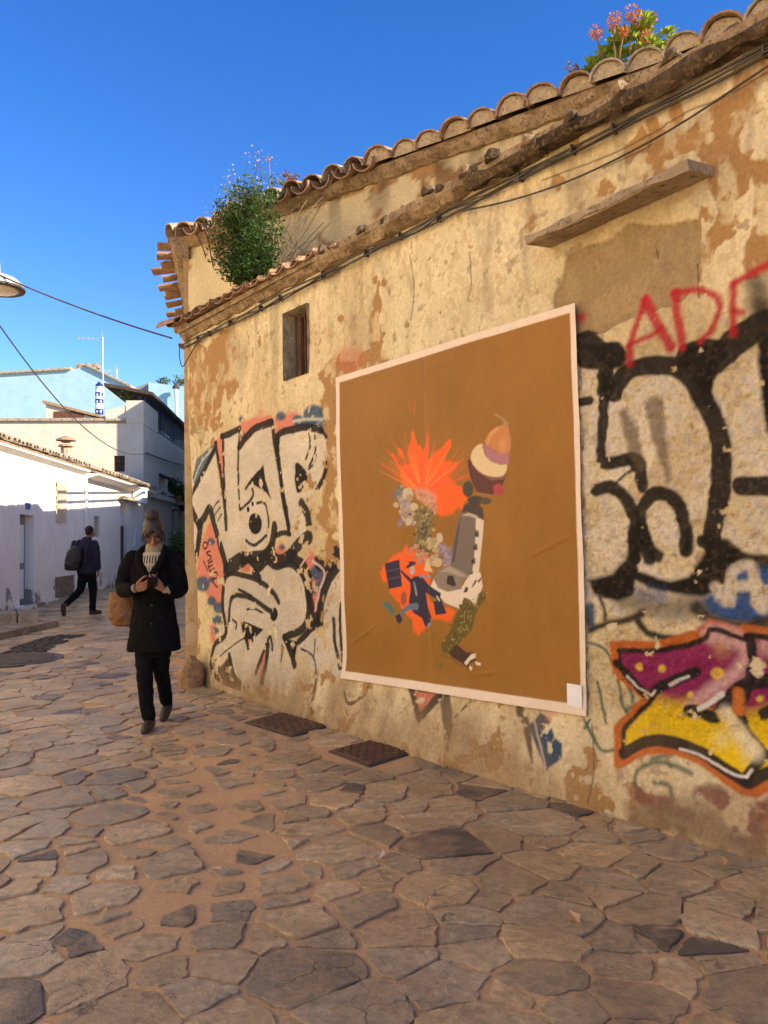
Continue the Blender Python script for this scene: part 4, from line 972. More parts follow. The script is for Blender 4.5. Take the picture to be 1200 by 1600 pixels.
for H_, m_ in ((H_SW, M_GLASS),):
    w = pt_parent('window', lp((H_[0] + H_[1]) / 2, H_[2]), wh)
    b = MB(); b.box(lp((H_[0] + H_[1]) / 2, (H_[2] + H_[3]) / 2, -.22), LD * (H_[1] - H_[0]) / 2, UP * (H_[3] - H_[2]) / 2, LN * .01); b.build('pane', m_, w)
    for i in range(4):
        s_ = H_[0] + (H_[1] - H_[0]) * (i + .5) / 4; b = MB(); b.tube([lp(s_, H_[2], -.05), lp(s_, H_[3], -.05)], .014, 5); b.build('bar', M_BARW, w)
d = pt_parent('door', lp((H_D2[0] + H_D2[1]) / 2, .2), wh)
b = MB(); b.box(lp((H_D2[0] + H_D2[1]) / 2, 1.15, -.2), LD * (H_D2[1] - H_D2[0]) / 2, UP * .95, LN * .02); b.build('leaf', M_BROWN, d)
b = MB(); b.box(lp((H_D2[0] + H_D2[1]) / 2, 2.35, -.2), LD * (H_D2[1] - H_D2[0]) / 2, UP * .22, LN * .02); b.build('transom', M_WPAINT, d)
b = MB(); b.box(lp(H_D2[0] + .9, H_D2[3] + .12, .10), LD * 1.2, UP * .05, LN * .12); b.build('door_canopy', M_TILE2, wh)
b = MB(); b.box(lp((H_NI[0] + H_NI[1]) / 2, (H_NI[2] + H_NI[3]) / 2, -.06), LD * (H_NI[1] - H_NI[0]) / 2, UP * (H_NI[3] - H_NI[2]) / 2, LN * .03); b.build('rubble_infill', M_BRICK, wh)
q = left_sz(42, 788); b = MB(); b.box(lp(q[0], q[1], .01), LD * .18, UP * .14, LN * .008); b.build('plaque', M_WPAINT, wh); b = MB(); b.box(lp(q[0], q[1] - .04, .022), LD * .15, UP * .07, LN * .004); b.build('plaque_print', M_PLQ, wh)
q = left_sz(203, 830); b = MB(); b.box(lp(q[0] + .4, q[1], .01), LD * .16, UP * .2, LN * .008); b.build('plaque', M_WPAINT, wh)
b = MB(); b.box(lp(H_BX[0], (H_BX[2] + H_BX[3]) / 2, .03), LD * .2, UP * .25, LN * .03); b.build('meter_box', M_WPAINT, wh)
q = left_sz(209, 768); b = MB(); b.box(lp(q[0], 3.2, .22), LD * .4, UP * .27, LN * .16); b.build('air_conditioner', M_WPAINT, wh)
b = MB(); b.tube([lp(S_MID - .12, 3.5, .07), lp(S_MID - .12, .3, .07)], .035, 6); b.build('downpipe', M_WPAINT, wh)
# tiled eaves in two runs, the far one a little prouder with a gutter board
def tile_run(name, s0, s1, z, o0, rows, parent, pitch=math.radians(17), pit=.23, seed=3):
    r_ = random.Random(seed); b = MB(); n = int((s1 - s0) / pit)
    for i in range(n):
        for k in range(rows):
            s_ = s0 + (i + .5) * pit + r_.uniform(-.02, .02); x0 = o0 - k * .36 + r_.uniform(-.03, .03); zb = z + k * .36 * math.tan(pitch) + r_.uniform(-.015, .02)
            rings = []
            for (dx, rr) in ((0, .115), (-.42, .095)):
                rings.append([lp(s_ + rr * math.cos(a), zb - dx * math.tan(pitch) + rr * .9 * math.sin(a), x0 + dx) for a in np.linspace(0, math.pi, 7)] + [lp(s_ + (rr - .02) * math.cos(a), zb - dx * math.tan(pitch) + (rr - .02) * .9 * math.sin(a), x0 + dx) for a in np.linspace(math.pi, 0, 7)])
            b.loft(rings)
    o = b.build(name, M_TILE2, parent); o['kind'] = 'stuff'; return o
for (s0, s1, z, o0, sd) in ((S_B, S_MID - .05, EAV + .10, .22, 3), (S_MID, S_END + .7, EAV + .03, .42, 8)):
    b = MB(); qq = [lp(s0, z - .03, o0 - .06), lp(s1, z - .03, o0 - .06), lp(s1, z - .03 + 3 * math.tan(.29), -2.7), lp(s0, z - .03 + 3 * math.tan(.29), -2.7)]
    b.hexa([p - UP * .05 for p in qq], qq); b.build('roof', M_TILE, wh)
    tile_run('roof_tiles', s0, s1, z, o0, 7, wh, seed=sd)
    b = MB(); b.hexa([lp(s0, z - .22, -.02), lp(s1, z - .22, -.02), lp(s1, z - .12, o0 - .06), lp(s0, z - .12, o0 - .06)], [lp(s0, z - .08, -.02), lp(s1, z - .08, -.02), lp(s1, z - .07, o0 - .06), lp(s0, z - .07, o0 - .06)]); b.build('eave_board', M_WHITE, wh)
b = MB(); qq = [lp(S_B, EAV + .9, -2.7), lp(S_END, EAV + .9, -2.7), lp(S_END, EAV, -5.6), lp(S_B, EAV, -5.6)]; b.hexa([p - UP * .05 for p in qq], qq); b.build('rear_roof', M_TILE, wh)
# clay chimney cowl on the white roof
q = on_plane(103, 712, LA + LN * -1.9, LN); ch = empty('chimney_cowl', q, 'small clay chimney cowl on the whitewashed house roof', 'chimney')
b = MB(); b.tube([q - UP * .5, q + UP * .28], .17, 8); b.build('shaft', M_TILE2, ch)
for z_, r_ in ((.30, .26), (.44, .15)):
    b = MB(); b.tube([q + UP * z_, q + UP * (z_ + .06)], [r_, r_ * .9], 8); b.build('rim', M_TILE, ch)
b = MB(); b.tube([q + UP * .5, q + UP * .56, q + UP * .66], [.34, .30, .04], 8); b.build('cap', M_TILE, ch)

# ---- beige house at the end of the white one
bh = empty('beige_house', lp(S_END + .03, .1), 'tall beige house with shaded street front behind the whitewashed one', 'house')
BP = lp(S_END + .03, 0)
def bp(x, z, o=0.0): return BP - LN * x + UP * z - LD * o        # camera-facing wall, x to the left
def bxz(px, py):
    p = on_plane(px, py, BP, LD); return np.array([-(p - BP) @ LN, p[2]])
zt = bxz(100, 658)[1]; xs_ = bxz(197, 700)[0]; wz = [bxz(178, 712), bxz(195, 737)]
hb = (min(wz[0][0], wz[1][0]), max(wz[0][0], wz[1][0]), wz[1][1], wz[0][1])
facade(bp, 0.0, 16, 2.5, zt, [hb], .25, M_BEIGE, bh, 'gable_wall')
w = pt_parent('window', bp((hb[0] + hb[1]) / 2, hb[2]), bh); b = MB(); b.box(bp((hb[0] + hb[1]) / 2, (hb[2] + hb[3]) / 2, -.2), LN * (hb[1] - hb[0]) / 2, UP * (hb[3] - hb[2]) / 2, LD * .01); b.build('pane', M_GLASS, w)
b = MB()
for k in range(5): b.tube([bp(hb[0] + (hb[1] - hb[0]) * k / 4, hb[2], -.05), bp(hb[0] + (hb[1] - hb[0]) * k / 4, hb[3], -.05)], .02, 4)
for k in range(4): b.tube([bp(hb[0], hb[2] + (hb[3] - hb[2]) * k / 3, -.05), bp(hb[1], hb[2] + (hb[3] - hb[2]) * k / 3, -.05)], .02, 4)
b.build('grille', M_IRON, w)
b = MB(); n_ = 40
for k in range(n_):
    x0 = xs_ + (16 - xs_) * k / n_; x1 = xs_ + (16 - xs_) * (k + .93) / n_; b.hexa([bp(x0, zt, .10), bp(x1, zt, .10), bp(x1, zt, -.5), bp(x0, zt, -.5)], [bp(x0, zt + .07, .10), bp(x1, zt + .09, .10), bp(x1, zt + .2, -.5), bp(x0, zt + .2, -.5)])
o = b.build('coping_tiles', M_TILE2, bh); o['kind'] = 'stuff'
# street front with openings
S1 = left_sz(291, 720)[0] + 6
ft = left_sz(256, 682)[1]
HF = [hole(249, 744, 258, 768), hole(262, 749, 276, 776), hole(279, 762, 285, 785), hole(269, 795, 277, 832), hole(269, 842, 280, 888)]
facade(lp, S_END + .03, S1, -.05, ft, HF, .3, M_BEIGE, bh, 'street_wall')
for h, m_ in zip(HF, (M_GLASS, M_BROWN, M_GLASS, M_DBLUE, M_BROWN)):
    w = pt_parent('window', lp((h[0] + h[1]) / 2, h[2]), bh)
    b = MB(); b.box(lp((h[0] + h[1]) / 2, (h[2] + h[3]) / 2, -.22), LD * (h[1] - h[0]) / 2, UP * (h[3] - h[2]) / 2, LN * .01); b.build('pane', m_, w)
    b = MB(); b.box(lp((h[0] + h[1]) / 2, h[2] - .05, .05), LD * ((h[1] - h[0]) / 2 + .1), UP * .04, LN * .10); b.build('sill', M_BEIGE, w)
    b = MB(); b.box(lp((h[0] + h[1]) / 2, h[3] + .05, .03), LD * ((h[1] - h[0]) / 2 + .1), UP * .05, LN * .05); b.build('lintel', M_DKTIM if m_ is not M_DBLUE else M_BEIGE, w)
b = MB(); b.prism([lp(S_END + .1, 0, -.31), lp(S1, 0, -.31), lp(S1, 0, -10), lp(S_END + .3, 0, -16), lp(S_END + .3, 0, -.4)], UP * (zt - .05)); b.build('house_core', M_BEIGE, bh)
cz_ = left_sz(224, 771)[1]; b = MB(); b.box(lp((S_END + S1) / 2 + .2, cz_, .10), LD * (S1 - S_END) / 2, UP * .09, LN * .10); b.build('cornice', M_BEIGE, bh)
b = MB(); q0 = left_sz(283, 742); b.tube([lp(q0[0], q0[1] + .3, .25), lp(q0[0], q0[1], .12), lp(q0[0], q0[1] - 2.2, .12)], .07, 6); b.build('downpipe', M_PVC, bh)
# corner tower with parapet
tz = bxz(214, 626)[1]; xl = bxz(197, 640)[0]; xl2 = bxz(165, 640)[0]; tz2 = bxz(165, 641)[1]
b = MB(); b.prism([bp(-.02, zt - .1, .03), bp(xl, zt - .1, .03), bp(xl, zt - .1, -2.6), bp(-.02, zt - .1, -2.6)], UP * (tz - zt + .1)); b.build('corner_parapet', M_BEIGE, bh)
b = MB(); b.hexa([bp(xl, zt - .1, .0), bp(xl2, zt - .1, .0), bp(xl2, zt - .1, -.3), bp(xl, zt - .1, -.3)], [bp(xl, tz - .2, .0), bp(xl2, tz2, .0), bp(xl2, tz2, -.3), bp(xl, tz - .2, -.3)]); b.build('stepped_parapet', M_BEIGE, bh)
# small lean-to roof light on the left of the gable wall
q0 = bxz(63, 657); q1 = bxz(152, 657); zr = bxz(80, 626)[1]
b = MB(); b.hexa([bp(q1[0], zt, -.6), bp(q0[0], zt, -.6), bp(q0[0], zt, -3), bp(q1[0], zt, -3)], [bp(q1[0], zt + .15, -.6), bp(q0[0], zr, -.6), bp(q0[0], zr, -3), bp(q1[0], zt + .15, -3)]); b.build('dormer', M_BEIGE, bh)
b = MB(); b.hexa([bp(q1[0] - .2, zt + .16, -.5), bp(q0[0] + .1, zr + .01, -.5), bp(q0[0] + .1, zr + .01, -3), bp(q1[0] - .2, zt + .16, -3)], [bp(q1[0] - .2, zt + .25, -.5), bp(q0[0] + .1, zr + .12, -.5), bp(q0[0] + .1, zr + .12, -3), bp(q1[0] - .2, zt + .25, -3)]); b.build('dormer_roof', M_TILE, bh)
b = MB(); b.box(bp(bxz(100, 650)[0], bxz(100, 650)[1] + .05, -.59), LN * .55, UP * .22, LD * .02); b.build('dormer_window', M_BROWN, bh)
# roof terrace: railing, posts and pitched awning roof along the street front
rz = ft; b = MB(); NB = 34; sA, sB = S_END + .6, S1
for k in range(NB + 1):
    s_ = sA + (sB - sA) * k / NB; b.box(lp(s_, rz + .55, -.05), LD * .05, UP * .5, LN * .02)
for z_ in (.08, 1.02): b.box(lp((sA + sB) / 2, rz + z_, -.05), LD * (sB - sA) / 2, UP * .04, LN * .035)
b.build('terrace_railing', M_DBLUE, bh)
za = left_sz(237, 634, -.1)[1]
for s_ in (sA, sA + 3.5, sA + 7, sA + 10.5):
    b = MB(); zp_ = za + .1 - .2 * (s_ - sA) / (sB - sA); b.hexa([lp(s_ + a * .07, rz, -.25 + c * .07) for a, c in ((-1, -1), (1, -1), (1, 1), (-1, 1))], [lp(s_ + a * .07, zp_, -.25 + c * .07) for a, c in ((-1, -1), (1, -1), (1, 1), (-1, 1))]); b.build('post', M_DKTIM, bh)
b = MB(); za = left_sz(237, 634, -.1)[1]
qq = [lp(sA - .3, za + .1, .30), lp(sB, za - .1, .30), lp(sB, za + .25, -1.5), lp(sA - .3, za + .45, -1.5)]; b.hexa(qq, [p + UP * .12 for p in qq]); b.build('awning_roof', M_DKTIM, bh)

# ---- pale blue house further back
YB = 40.0
ph = empty('pale_blue_house', (at_depth(60, 850, YB)[0], YB, 0), 'pale blue house with bright tiled verge rising behind the beige one', 'house')
prof_px = [(-160, 592), (0, 585), (112, 578), (135, 572), (206, 606), (206, 700), (-160, 700)]
P_ = [at_depth(x, y, YB) for x, y in prof_px]
b = MB(); b.prism(P_, np.array([0, 9.0, 0])); b.build('wall', M_PBLUE, ph)
b = MB()
for (a, c_) in ((0, 1), (1, 2), (3, 4)):
    e = P_[c_] - P_[a]; n_ = int(np.linalg.norm(e) / .28)
    for k in range(n_):
        p0 = P_[a] + e * k / n_; p1 = P_[a] + e * (k + .9) / n_
        b.hexa([p0 + (0, -.15, 0), p1 + (0, -.15, 0), p1 + (0, 9, 0), p0 + (0, 9, 0)], [p0 + (0, -.15, .10), p1 + (0, -.15, .14), p1 + (0, 9, .14), p0 + (0, 9, .10)])
o = b.build('verge_tiles', M_TILE2, ph); o['kind'] = 'stuff'
c_ = at_depth(124, 574, YB); b = MB()
for k in range(9): b.box(c_ + np.array([(k - 4) * .14, 1 + .1 * (k % 2), .1 + .12 * ((k * 5) % 3)]), (.12, 0, .02), (0, .2, 0), (0, .02, .07))
b.build('ridge_tiles', M_TILE, ph)
ah = empty('blue_annex', at_depth(255, 850, YB + 3) * (1, 1, 0), 'flat pale blue block with flue pipe behind the roof terrace', 'house')
A_px = [(232, 597), (330, 610), (330, 760), (232, 760)]; b = MB(); b.prism([at_depth(x, y, YB + 2) for x, y in A_px], np.array([0, 6., 0])); b.build('wall', M_PBLUE, ah)
A_px = [(200, 609), (232, 598), (232, 760), (200, 760)]; b = MB(); b.prism([at_depth(x, y, YB + 2.3) for x, y in A_px], np.array([0, 6., 0])); b.build('side_wall', M_GREYP, ah)
fl = empty('flue_pipe', at_depth(276, 665, YB + 1.6), 'thin metal flue pipe with black cowl on the blue annex', 'flue pipe')
p0, p1, p2 = at_depth(277, 662, YB + 1.6), at_depth(275, 607, YB + 1.6), at_depth(275, 600, YB + 1.6)
b = MB(); b.tube([p0, p1], .11, 8); b.build('pipe', M_ALU, fl); b = MB(); b.tube([p1, p1 * .6 + p2 * .4, p2], [.2, .2, .08], 8); b.build('cowl', M_CABLE, fl)
# painted lighthouse ornament
lt = empty('lighthouse_ornament', at_depth(155, 652, 33.5), 'blue and white striped lighthouse shaped chimney between the roofs', 'ornament')
ya = [652, 635, 624, 614, 607, 602, 597]
LB = mat('blue_gloss', (0.012, 0.03, 0.18), rough=.4, bstr=0); LW = mat('white_gloss', (0.75, 0.76, 0.78), rough=.4, bstr=0)
segs = [(653, 649, LW), (649, 639.5, LB), (639.5, 631, LW), (631, 624, LB), (624, 619.5, LW), (619.5, 613.5, LB), (613.5, 608, LW), (608, 606.5, LB), (606.5, 604.5, LW), (604.5, 602.5, LB)]
for (y0, y1, m_) in segs:
    b = MB(); r_ = .17 if y0 > 608.1 else .155; b.tube([at_depth(155, y0, 33.5), at_depth(155, y1, 33.5)], [r_, r_], 12); b.build('band', m_, lt)
b = MB(); b.tube([at_depth(155, 602.5, 33.5), at_depth(154.5, 596, 33.5)], [.17, .01], 12); b.build('cap', LB, lt)
for (y_, n_) in ((643, 2), (627.5, 2), (616.5, 2)):
    for k in range(n_):
        b = MB(); b.box(at_depth(152.3 + k * 5.2, y_, 33.36), (.03, 0, 0), (0, .03, 0), (0, 0, .045)); b.build('port', LW, lt)
# aerials
def aerial(px, ytop, ybot, Y, label, big):
    a = empty('tv_aerial', at_depth(px, ybot, Y), label, 'aerial')
    p0, p1 = at_depth(px + .5, ybot, Y), at_depth(px - 1, ytop, Y)
    b = MB(); b.tube([p0, p1], .03, 5); b.build('mast', M_ALU, a)
    bd = np.array([-1, -.3, 0.]); bd /= np.linalg.norm(bd); L = 1.0 if big else .6
    bp0 = p1 - UP * .1
    b = MB(); b.tube([bp0 - bd * .15, bp0 + bd * L], .02, 4); b.build('boom', M_ALU, a)
    pd = np.array([bd[1], -bd[0], 0]) * .75 + UP * .66
    b = MB()
    for k in range(6): b.tube([bp0 + bd * L * k / 5 - pd * (.14 if k else .42), bp0 + bd * L * k / 5 + pd * (.14 if k else .42)], .012, 4)
    pd2 = np.array([bd[1], -bd[0], 0]) * .75 - UP * .66; b.tube([bp0 - pd2 * .4, bp0 + pd2 * .4], .014, 4)
    b.build('elements', M_ALU, a); return a
aerial(161, 527, 620, 34, 'tall television aerial on a white mast beside the lighthouse chimney', True)
aerial(183, 577, 595, 41, 'small television aerial on the pale blue roof', False)

# ---- lane side of the left row: two stone steps
M_KERB = mat('kerb_stone', (0.36, 0.30, 0.23), (0.22, 0.17, 0.12), 5, .9, .7, 20, .02, c3=(0.14, 0.11, 0.085))
for nm, pa, pb, h, dp, label in (('step', (0, 1001), (95, 979), .11, 1.2, 'lower stone step along the white house pavement'), ('step', (0, 986), (63, 982), .27, 1.0, 'upper stone step nearest the grey door')):
    a = ground_pt(*pa); c_ = ground_pt(*pb); e = c_ - a; e /= np.linalg.norm(e); a = a - e * 4.0; Lk = np.linalg.norm(c_ - a); nn = np.array([e[1], -e[0], 0])
    st = empty(nm, a * (1, 1, 0), label, 'step', 'stone steps by the white house'); t = 0; k = 0
    while t < Lk - .05:
        l_ = min(.42 + .3 * rt.random(), Lk - t); j = rt.uniform(-.015, .015)
        b = MB(); b.hexa([a + e * (t + .012) + nn * j - UP * .05, a + e * (t + l_ - .012) + nn * j - UP * .05, a + e * (t + l_ - .012) - nn * dp - UP * .05, a + e * (t + .012) - nn * dp - UP * .05],
               [a + e * (t + .02) + nn * (j - .02) + UP * (h + j), a + e * (t + l_ - .02) + nn * (j - .02) + UP * (h + j * .6), a + e * (t + l_ - .02) - nn * dp + UP * h, a + e * (t + .02) - nn * dp + UP * h]); b.build('step_stone', M_KERB, st); t += l_; k += 1
# ------------------------------------------------------------------ the pasted poster
pnu, pnv = 400, 400
ps, pt = np.meshgrid(np.linspace(0, 1, pnu), np.linspace(0, 1, pnv)); ps = ps.ravel(); pt = pt.ravel()
TL, TR, BL, BR = (2.777, 2.768), (5.134, 2.765), (2.827, .392), (5.150, .483)
wob = .006 * (fbm(pt * 9, ps * 0 + 3, 3, 2) - .5)
PU = (TL[0] * (1 - ps) + TR[0] * ps) * pt + (BL[0] * (1 - ps) + BR[0] * ps) * (1 - pt) + wob
PV = (TL[1] * (1 - ps) + TR[1] * ps) * pt + (BL[1] * (1 - ps) + BR[1] * ps) * (1 - pt) + .006 * (fbm(ps * 9, pt * 0 + 7, 4, 2) - .5)
pout = .045 * (fbm(PU * .9, PV * .9, 7, 3) - .5) + sstep(.6, 0, PV) * (.10 * np.exp(-((PU - 3.7) / 2.2) ** 2) + .03) + .022
pout += .010 * (fbm(PU * 3, PV * 3, 5, 4) - .5) + .0035 * (fbm(PU * 20, PV * 9, 6, 3) - .5)
for (cx, cv, L_, sl) in ((3.0, 2.70, .10, .1), (3.3, 2.70, .08, .05), (4.0, 2.62, .12, -.05), (4.9, 1.4, .15, .4), (3.1, .75, .15, .5), (4.4, .62, .1, .2)):
    du = PU - cx; pout += .006 * np.exp(-((PV - cv - du * sl) / .012) ** 2 - (du / L_) ** 2)
BROWN = np.array([0.268, 0.122, 0.016])
pcx = BROWN * (0.88 + .24 * fbm(PU * 2.4, PV * 2.0, 3, 5))[:, None] * (0.94 + .12 * fbm(PU * 14, PV * 5, 8, 3))[:, None]
A = Paint(PU, PV, pcx); A.px = .0012
zp = lambda x, y: wall_uv(580 + x / 3.6375, 630 + y / 3.6375, .02)
A.tr = zp
ORG = (0.80, 0.115, 0.012)
up = [(195, 465), (140, 345), (130, 300), (185, 345), (160, 255), (215, 330), (225, 240), (245, 165), (262, 270), (285, 250), (295, 310), (335, 190), (340, 300), (390, 255), (465, 215), (405, 330), (520, 330), (430, 420), (500, 455), (548, 545), (520, 590), (400, 640), (350, 610), (330, 500)]
A.poly(up, ORG, .012, .95, 0, .05, 12)
for a_ in np.linspace(-2.7, -.35, 30):
    L_ = 170 + 150 * rt.random(); A.stroke([(300 + 60 * math.cos(a_), 510 + 60 * math.sin(a_)), (300 + L_ * math.cos(a_), 500 + L_ * math.sin(a_))], [16, 2], (0.85, .22 if rt.random() < .4 else .10, .03), .006, .7)
dn = [(55, 965), (110, 880), (205, 785), (235, 850), (330, 895), (335, 1000), (340, 1100), (395, 1180), (475, 1190), (425, 1265), (345, 1255), (270, 1312), (220, 1225), (150, 1105), (90, 1015)]
A.poly(dn, ORG, .016, .92, 0, .06, 11)
for _ in range(26):
    a_ = rt.uniform(-2.75, -.3); q0 = rt.uniform(150, 290); A.stroke([(310 + q0 * math.cos(a_), 520 + q0 * math.sin(a_)), (310 + (q0 + 110) * math.cos(a_), 515 + (q0 + 110) * math.sin(a_))], [3, 9], (.36, .14, .03) if rt.random() < .6 else (.62, .10, .015), .005, .7)
for x, y in ((225, 35), (258, 20), (252, 60)): A.stroke([(x, y), (x - 4, y - 45)], 6, ORG, .006, .7)
FL = [(0.46, .36, .22), (.20, .15, .20), (.30, .24, .30), (.15, .12, .05), (.55, .24, .16), (.40, .33, .14), (.09, .07, .04)]
def blobs(path, n, spread, rmin, rmax, cols):
    P = smooth_path(path, 10)
    for _ in range(n):
        q = P[rt.randrange(len(P))]; A.dot(q[0] + rt.gauss(0, spread), q[1] + rt.gauss(0, spread), rt.uniform(rmin, rmax), np.array(FL[rt.choice(cols)]) * rt.uniform(.7, 1.2), .003, .95)
blobs([(170, 500), (185, 580), (205, 670)], 70, 18, 7, 17, [0, 1, 2, 2, 0]); A.dot(165, 505, 26, (.12, .15, .14), .02, .8); A.dot(212, 515, 32, (.5, .42, .28), .004, 1, 36); A.dot(222, 538, 20, (.34, .27, .15), .004); A.dot(245, 590, 24, (.5, .41, .26), .004); A.dot(213, 672, 18, (.5, .42, .3), .004, 1, 22)
A.poly([(245, 480), (330, 485), (380, 530), (370, 600), (300, 570), (260, 540)], (.62, .27, .17), .02, .9); blobs([(280, 520), (340, 560), (365, 600)], 40, 14, 5, 12, [4, 4, 0])
A.poly([(270, 590), (345, 600), (352, 660), (345, 700), (345, 780), (340, 840), (280, 845), (250, 790), (262, 720), (250, 640)], (.20, .16, .07), .012, 1)
blobs([(300, 610), (310, 700), (290, 800), (310, 840)], 130, 26, 5, 10, [3, 5, 6, 3]); blobs([(310, 700), (300, 730)], 30, 18, 4, 8, [6])
blobs([(230, 830), (300, 870), (340, 920)], 50, 18, 6, 14, [4, 4, 0]); blobs([(345, 790), (380, 830), (360, 900)], 40, 16, 8, 18, [0, 0, 5]); blobs([(400, 820), (440, 850), (430, 910)], 70, 18, 6, 13, [1, 2, 2]); A.dot(392, 765, 20, (.5, .42, .3), .004, 1, 28); A.dot(380, 905, 27, (.48, .38, .2), .004); A.poly([(320, 880), (350, 960), (300, 950)], (.62, .45, .25), .006)
# tower
A.poly([(512, 628), (560, 622), (606, 650), (598, 760), (582, 950), (562, 985), (455, 922), (468, 800), (488, 690)], (.155, .125, .105), .004)
A.poly([(500, 690), (515, 640), (500, 760), (480, 900), (462, 915), (474, 800)], (.085, .068, .06), .006)
A.poly([(600, 645), (646, 668), (640, 760), (630, 860), (618, 975), (578, 985), (590, 900), (600, 740)], (.62, .54, .44), .004)
for x, y in ((604, 742), (596, 818), (585, 896), (574, 972)):
    A.poly([(x - 18, y + 20), (x - 14, y - 26), (x + 14, y - 18), (x + 16, y + 18)], (.16, .13, .11), .003); A.poly([(x - 10, y + 14), (x - 8, y - 10), (x + 6, y - 8), (x + 8, y + 12)], (.03, .025, .02), .003)
A.poly([(518, 622), (535, 580), (570, 560), (612, 565), (640, 600), (646, 662), (600, 640), (550, 618)], (.055, .042, .036), .004); A.poly([(515, 640), (560, 622), (610, 640), (605, 658), (560, 640)], (.45, .38, .31), .003)
A.poly([(340, 1040), (362, 990), (400, 1040), (525, 1040), (565, 975), (628, 958), (642, 1040), (600, 1155), (535, 1108), (522, 1172), (425, 1135), (392, 1095), (350, 1070)], (.66, .57, .46), .004)
A.poly([(358, 1000), (385, 945), (440, 920), (520, 950), (566, 985), (520, 1010), (522, 1055), (440, 1072), (385, 1050)], (.22, .18, .15), .004); A.poly([(390, 960), (450, 925), (560, 985), (510, 985), (440, 960)], (.35, .29, .24), .004)
A.poly([(432, 1025), (438, 980), (470, 980), (488, 1035), (470, 1042)], (.025, .02, .018), .004); A.poly([(530, 1075), (545, 1040), (560, 1050), (552, 1075)], (.05, .04, .035), .003); A.poly([(575, 1050), (600, 1000), (610, 1010), (590, 1040)], (.12, .1, .085), .003); A.poly([(612, 1010), (635, 985), (632, 1005), (620, 1022)], (.1, .08, .07), .003); A.poly([(505, 1140), (540, 1150), (530, 1172), (508, 1165)], (.06, .05, .04), .003)
A.poly([(640, 1070), (665, 1080), (660, 1110), (625, 1150), (600, 1200), (580, 1290), (520, 1350), (440, 1425), (400, 1405), (396, 1372), (450, 1300), (490, 1200), (520, 1160), (535, 1105), (600, 1140), (618, 1075)], (.115, .085, .014), .006, 1, 0, .012, 20)
for _ in range(110):
    q = smooth_path([(640, 1090), (570, 1160), (530, 1250), (480, 1330), (430, 1390)], 10); q = q[rt.randrange(len(q))]; x, y = q[0] + rt.gauss(0, 20), q[1] + rt.gauss(0, 16); A.stroke([(x, y), (x + rt.uniform(-16, 16), y + rt.uniform(-16, 16))], 5, (.34, .28, .10) if rt.random() < .5 else (.05, .04, .01), .003, .8)
A.poly([(440, 1418), (490, 1368), (545, 1415), (590, 1415), (602, 1460), (560, 1480), (575, 1520), (520, 1480), (460, 1445)], (.055, .028, .018), .004)
for p in ([(575, 1425), (598, 1420), (600, 1445), (570, 1460), (545, 1490), (530, 1475)], [(560, 1490), (582, 1500), (575, 1520), (562, 1510)], [(595, 1465), (630, 1478), (625, 1492), (600, 1485)]): A.poly(p, (.66, .58, .46), .003)
A.stroke([(540, 1500), (580, 1550)], 4, (.12, .07, .03), .004, .6); A.poly([(362, 1475), (410, 1480), (405, 1510), (390, 1505)], (.15, .12, .03), .01, .8); A.stroke([(135, 1255), (190, 1355)], 3, (.14, .09, .04), .004, .6); A.stroke([(395, 1430), (450, 1450), (520, 1500)], 8, (.09, .055, .025), .008, .7)
# stacked fruit head
A.dot(556, 488, 31, (.06, .05, .036), .004, 1, 46); A.dot(600, 550, 46, (.05, .042, .032), .004, 1, 24); A.dot(655, 556, 36, (.075, .06, .042), .004, 1, 20)
A.poly([(558, 320), (560, 380), (580, 450), (615, 510), (690, 522), (745, 480), (768, 405), (680, 400), (600, 350)], (.10, .032, .026), .004, 1, 3)
A.poly([(580, 318), (600, 360), (660, 412), (768, 408), (765, 430), (690, 440), (610, 390)], (.22, .09, .085), .004)
A.poly([(574, 300), (596, 252), (640, 232), (652, 292), (702, 338), (777, 345), (768, 402), (720, 420), (640, 402), (585, 350)], (.64, .50, .28), .004, 1, 3)
A.poly([(636, 248), (655, 232), (705, 272), (796, 288), (793, 346), (740, 352), (680, 325)], (.34, .14, .17), .004)
for k in range(7): A.stroke([(665 + k * 18, 262 + k * 6), (676 + k * 17, 318 + k * 5)], 5, (.50, .27, .30), .004, .6)
A.poly([(655, 228), (672, 180), (705, 145), (745, 128), (778, 118), (798, 170), (804, 235), (790, 285), (720, 272)], (.48, .195, .06), .004, 1, 3); A.stroke([(670, 225), (690, 180), (730, 145)], 14, (.62, .34, .16), .01, .7); A.dot(755, 240, 22, (.60, .30, .12), .03, .6, 40)
A.stroke([(715, 66), (752, 88), (782, 122)], [14, 12, 26], (.34, .21, .09), .004); A.poly([(700, 470), (735, 455), (765, 490), (755, 520), (705, 518)], (.36, .05, .07), .004); A.stroke([(615, 512), (690, 524)], 6, (.35, .22, .08), .004, .8)
# running figure with two cases
NAV = (.020, .018, .045)
A.poly([(78, 912), (160, 888), (176, 1040), (100, 1056)], NAV, .004); A.stroke([(92, 955), (166, 938)], 8, (.06, .055, .12), .004); A.stroke([(96, 1000), (170, 985)], 8, (.06, .055, .12), .004)
A.poly([(222, 1005), (245, 985), (285, 980), (330, 1035), (402, 1080), (392, 1122), (312, 1078), (322, 1150), (346, 1212), (336, 1262), (310, 1272), (290, 1222), (240, 1190), (215, 1130), (225, 1060)], NAV, .004); A.stroke([(172, 955), (215, 1000), (240, 1020)], [14, 24, 30], NAV, .004)
A.stroke([(158, 1215), (205, 1165), (258, 1155)], [22, 30, 40], (.11, .15, .24), .005); A.poly([(135, 1210), (160, 1195), (178, 1230), (160, 1258), (145, 1240)], NAV, .004); A.stroke([(245, 1020), (258, 1085)], [12, 18], (.22, .24, .30), .005); A.poly([(325, 1250), (345, 1245), (335, 1270), (318, 1272)], (.2, .25, .35), .004)
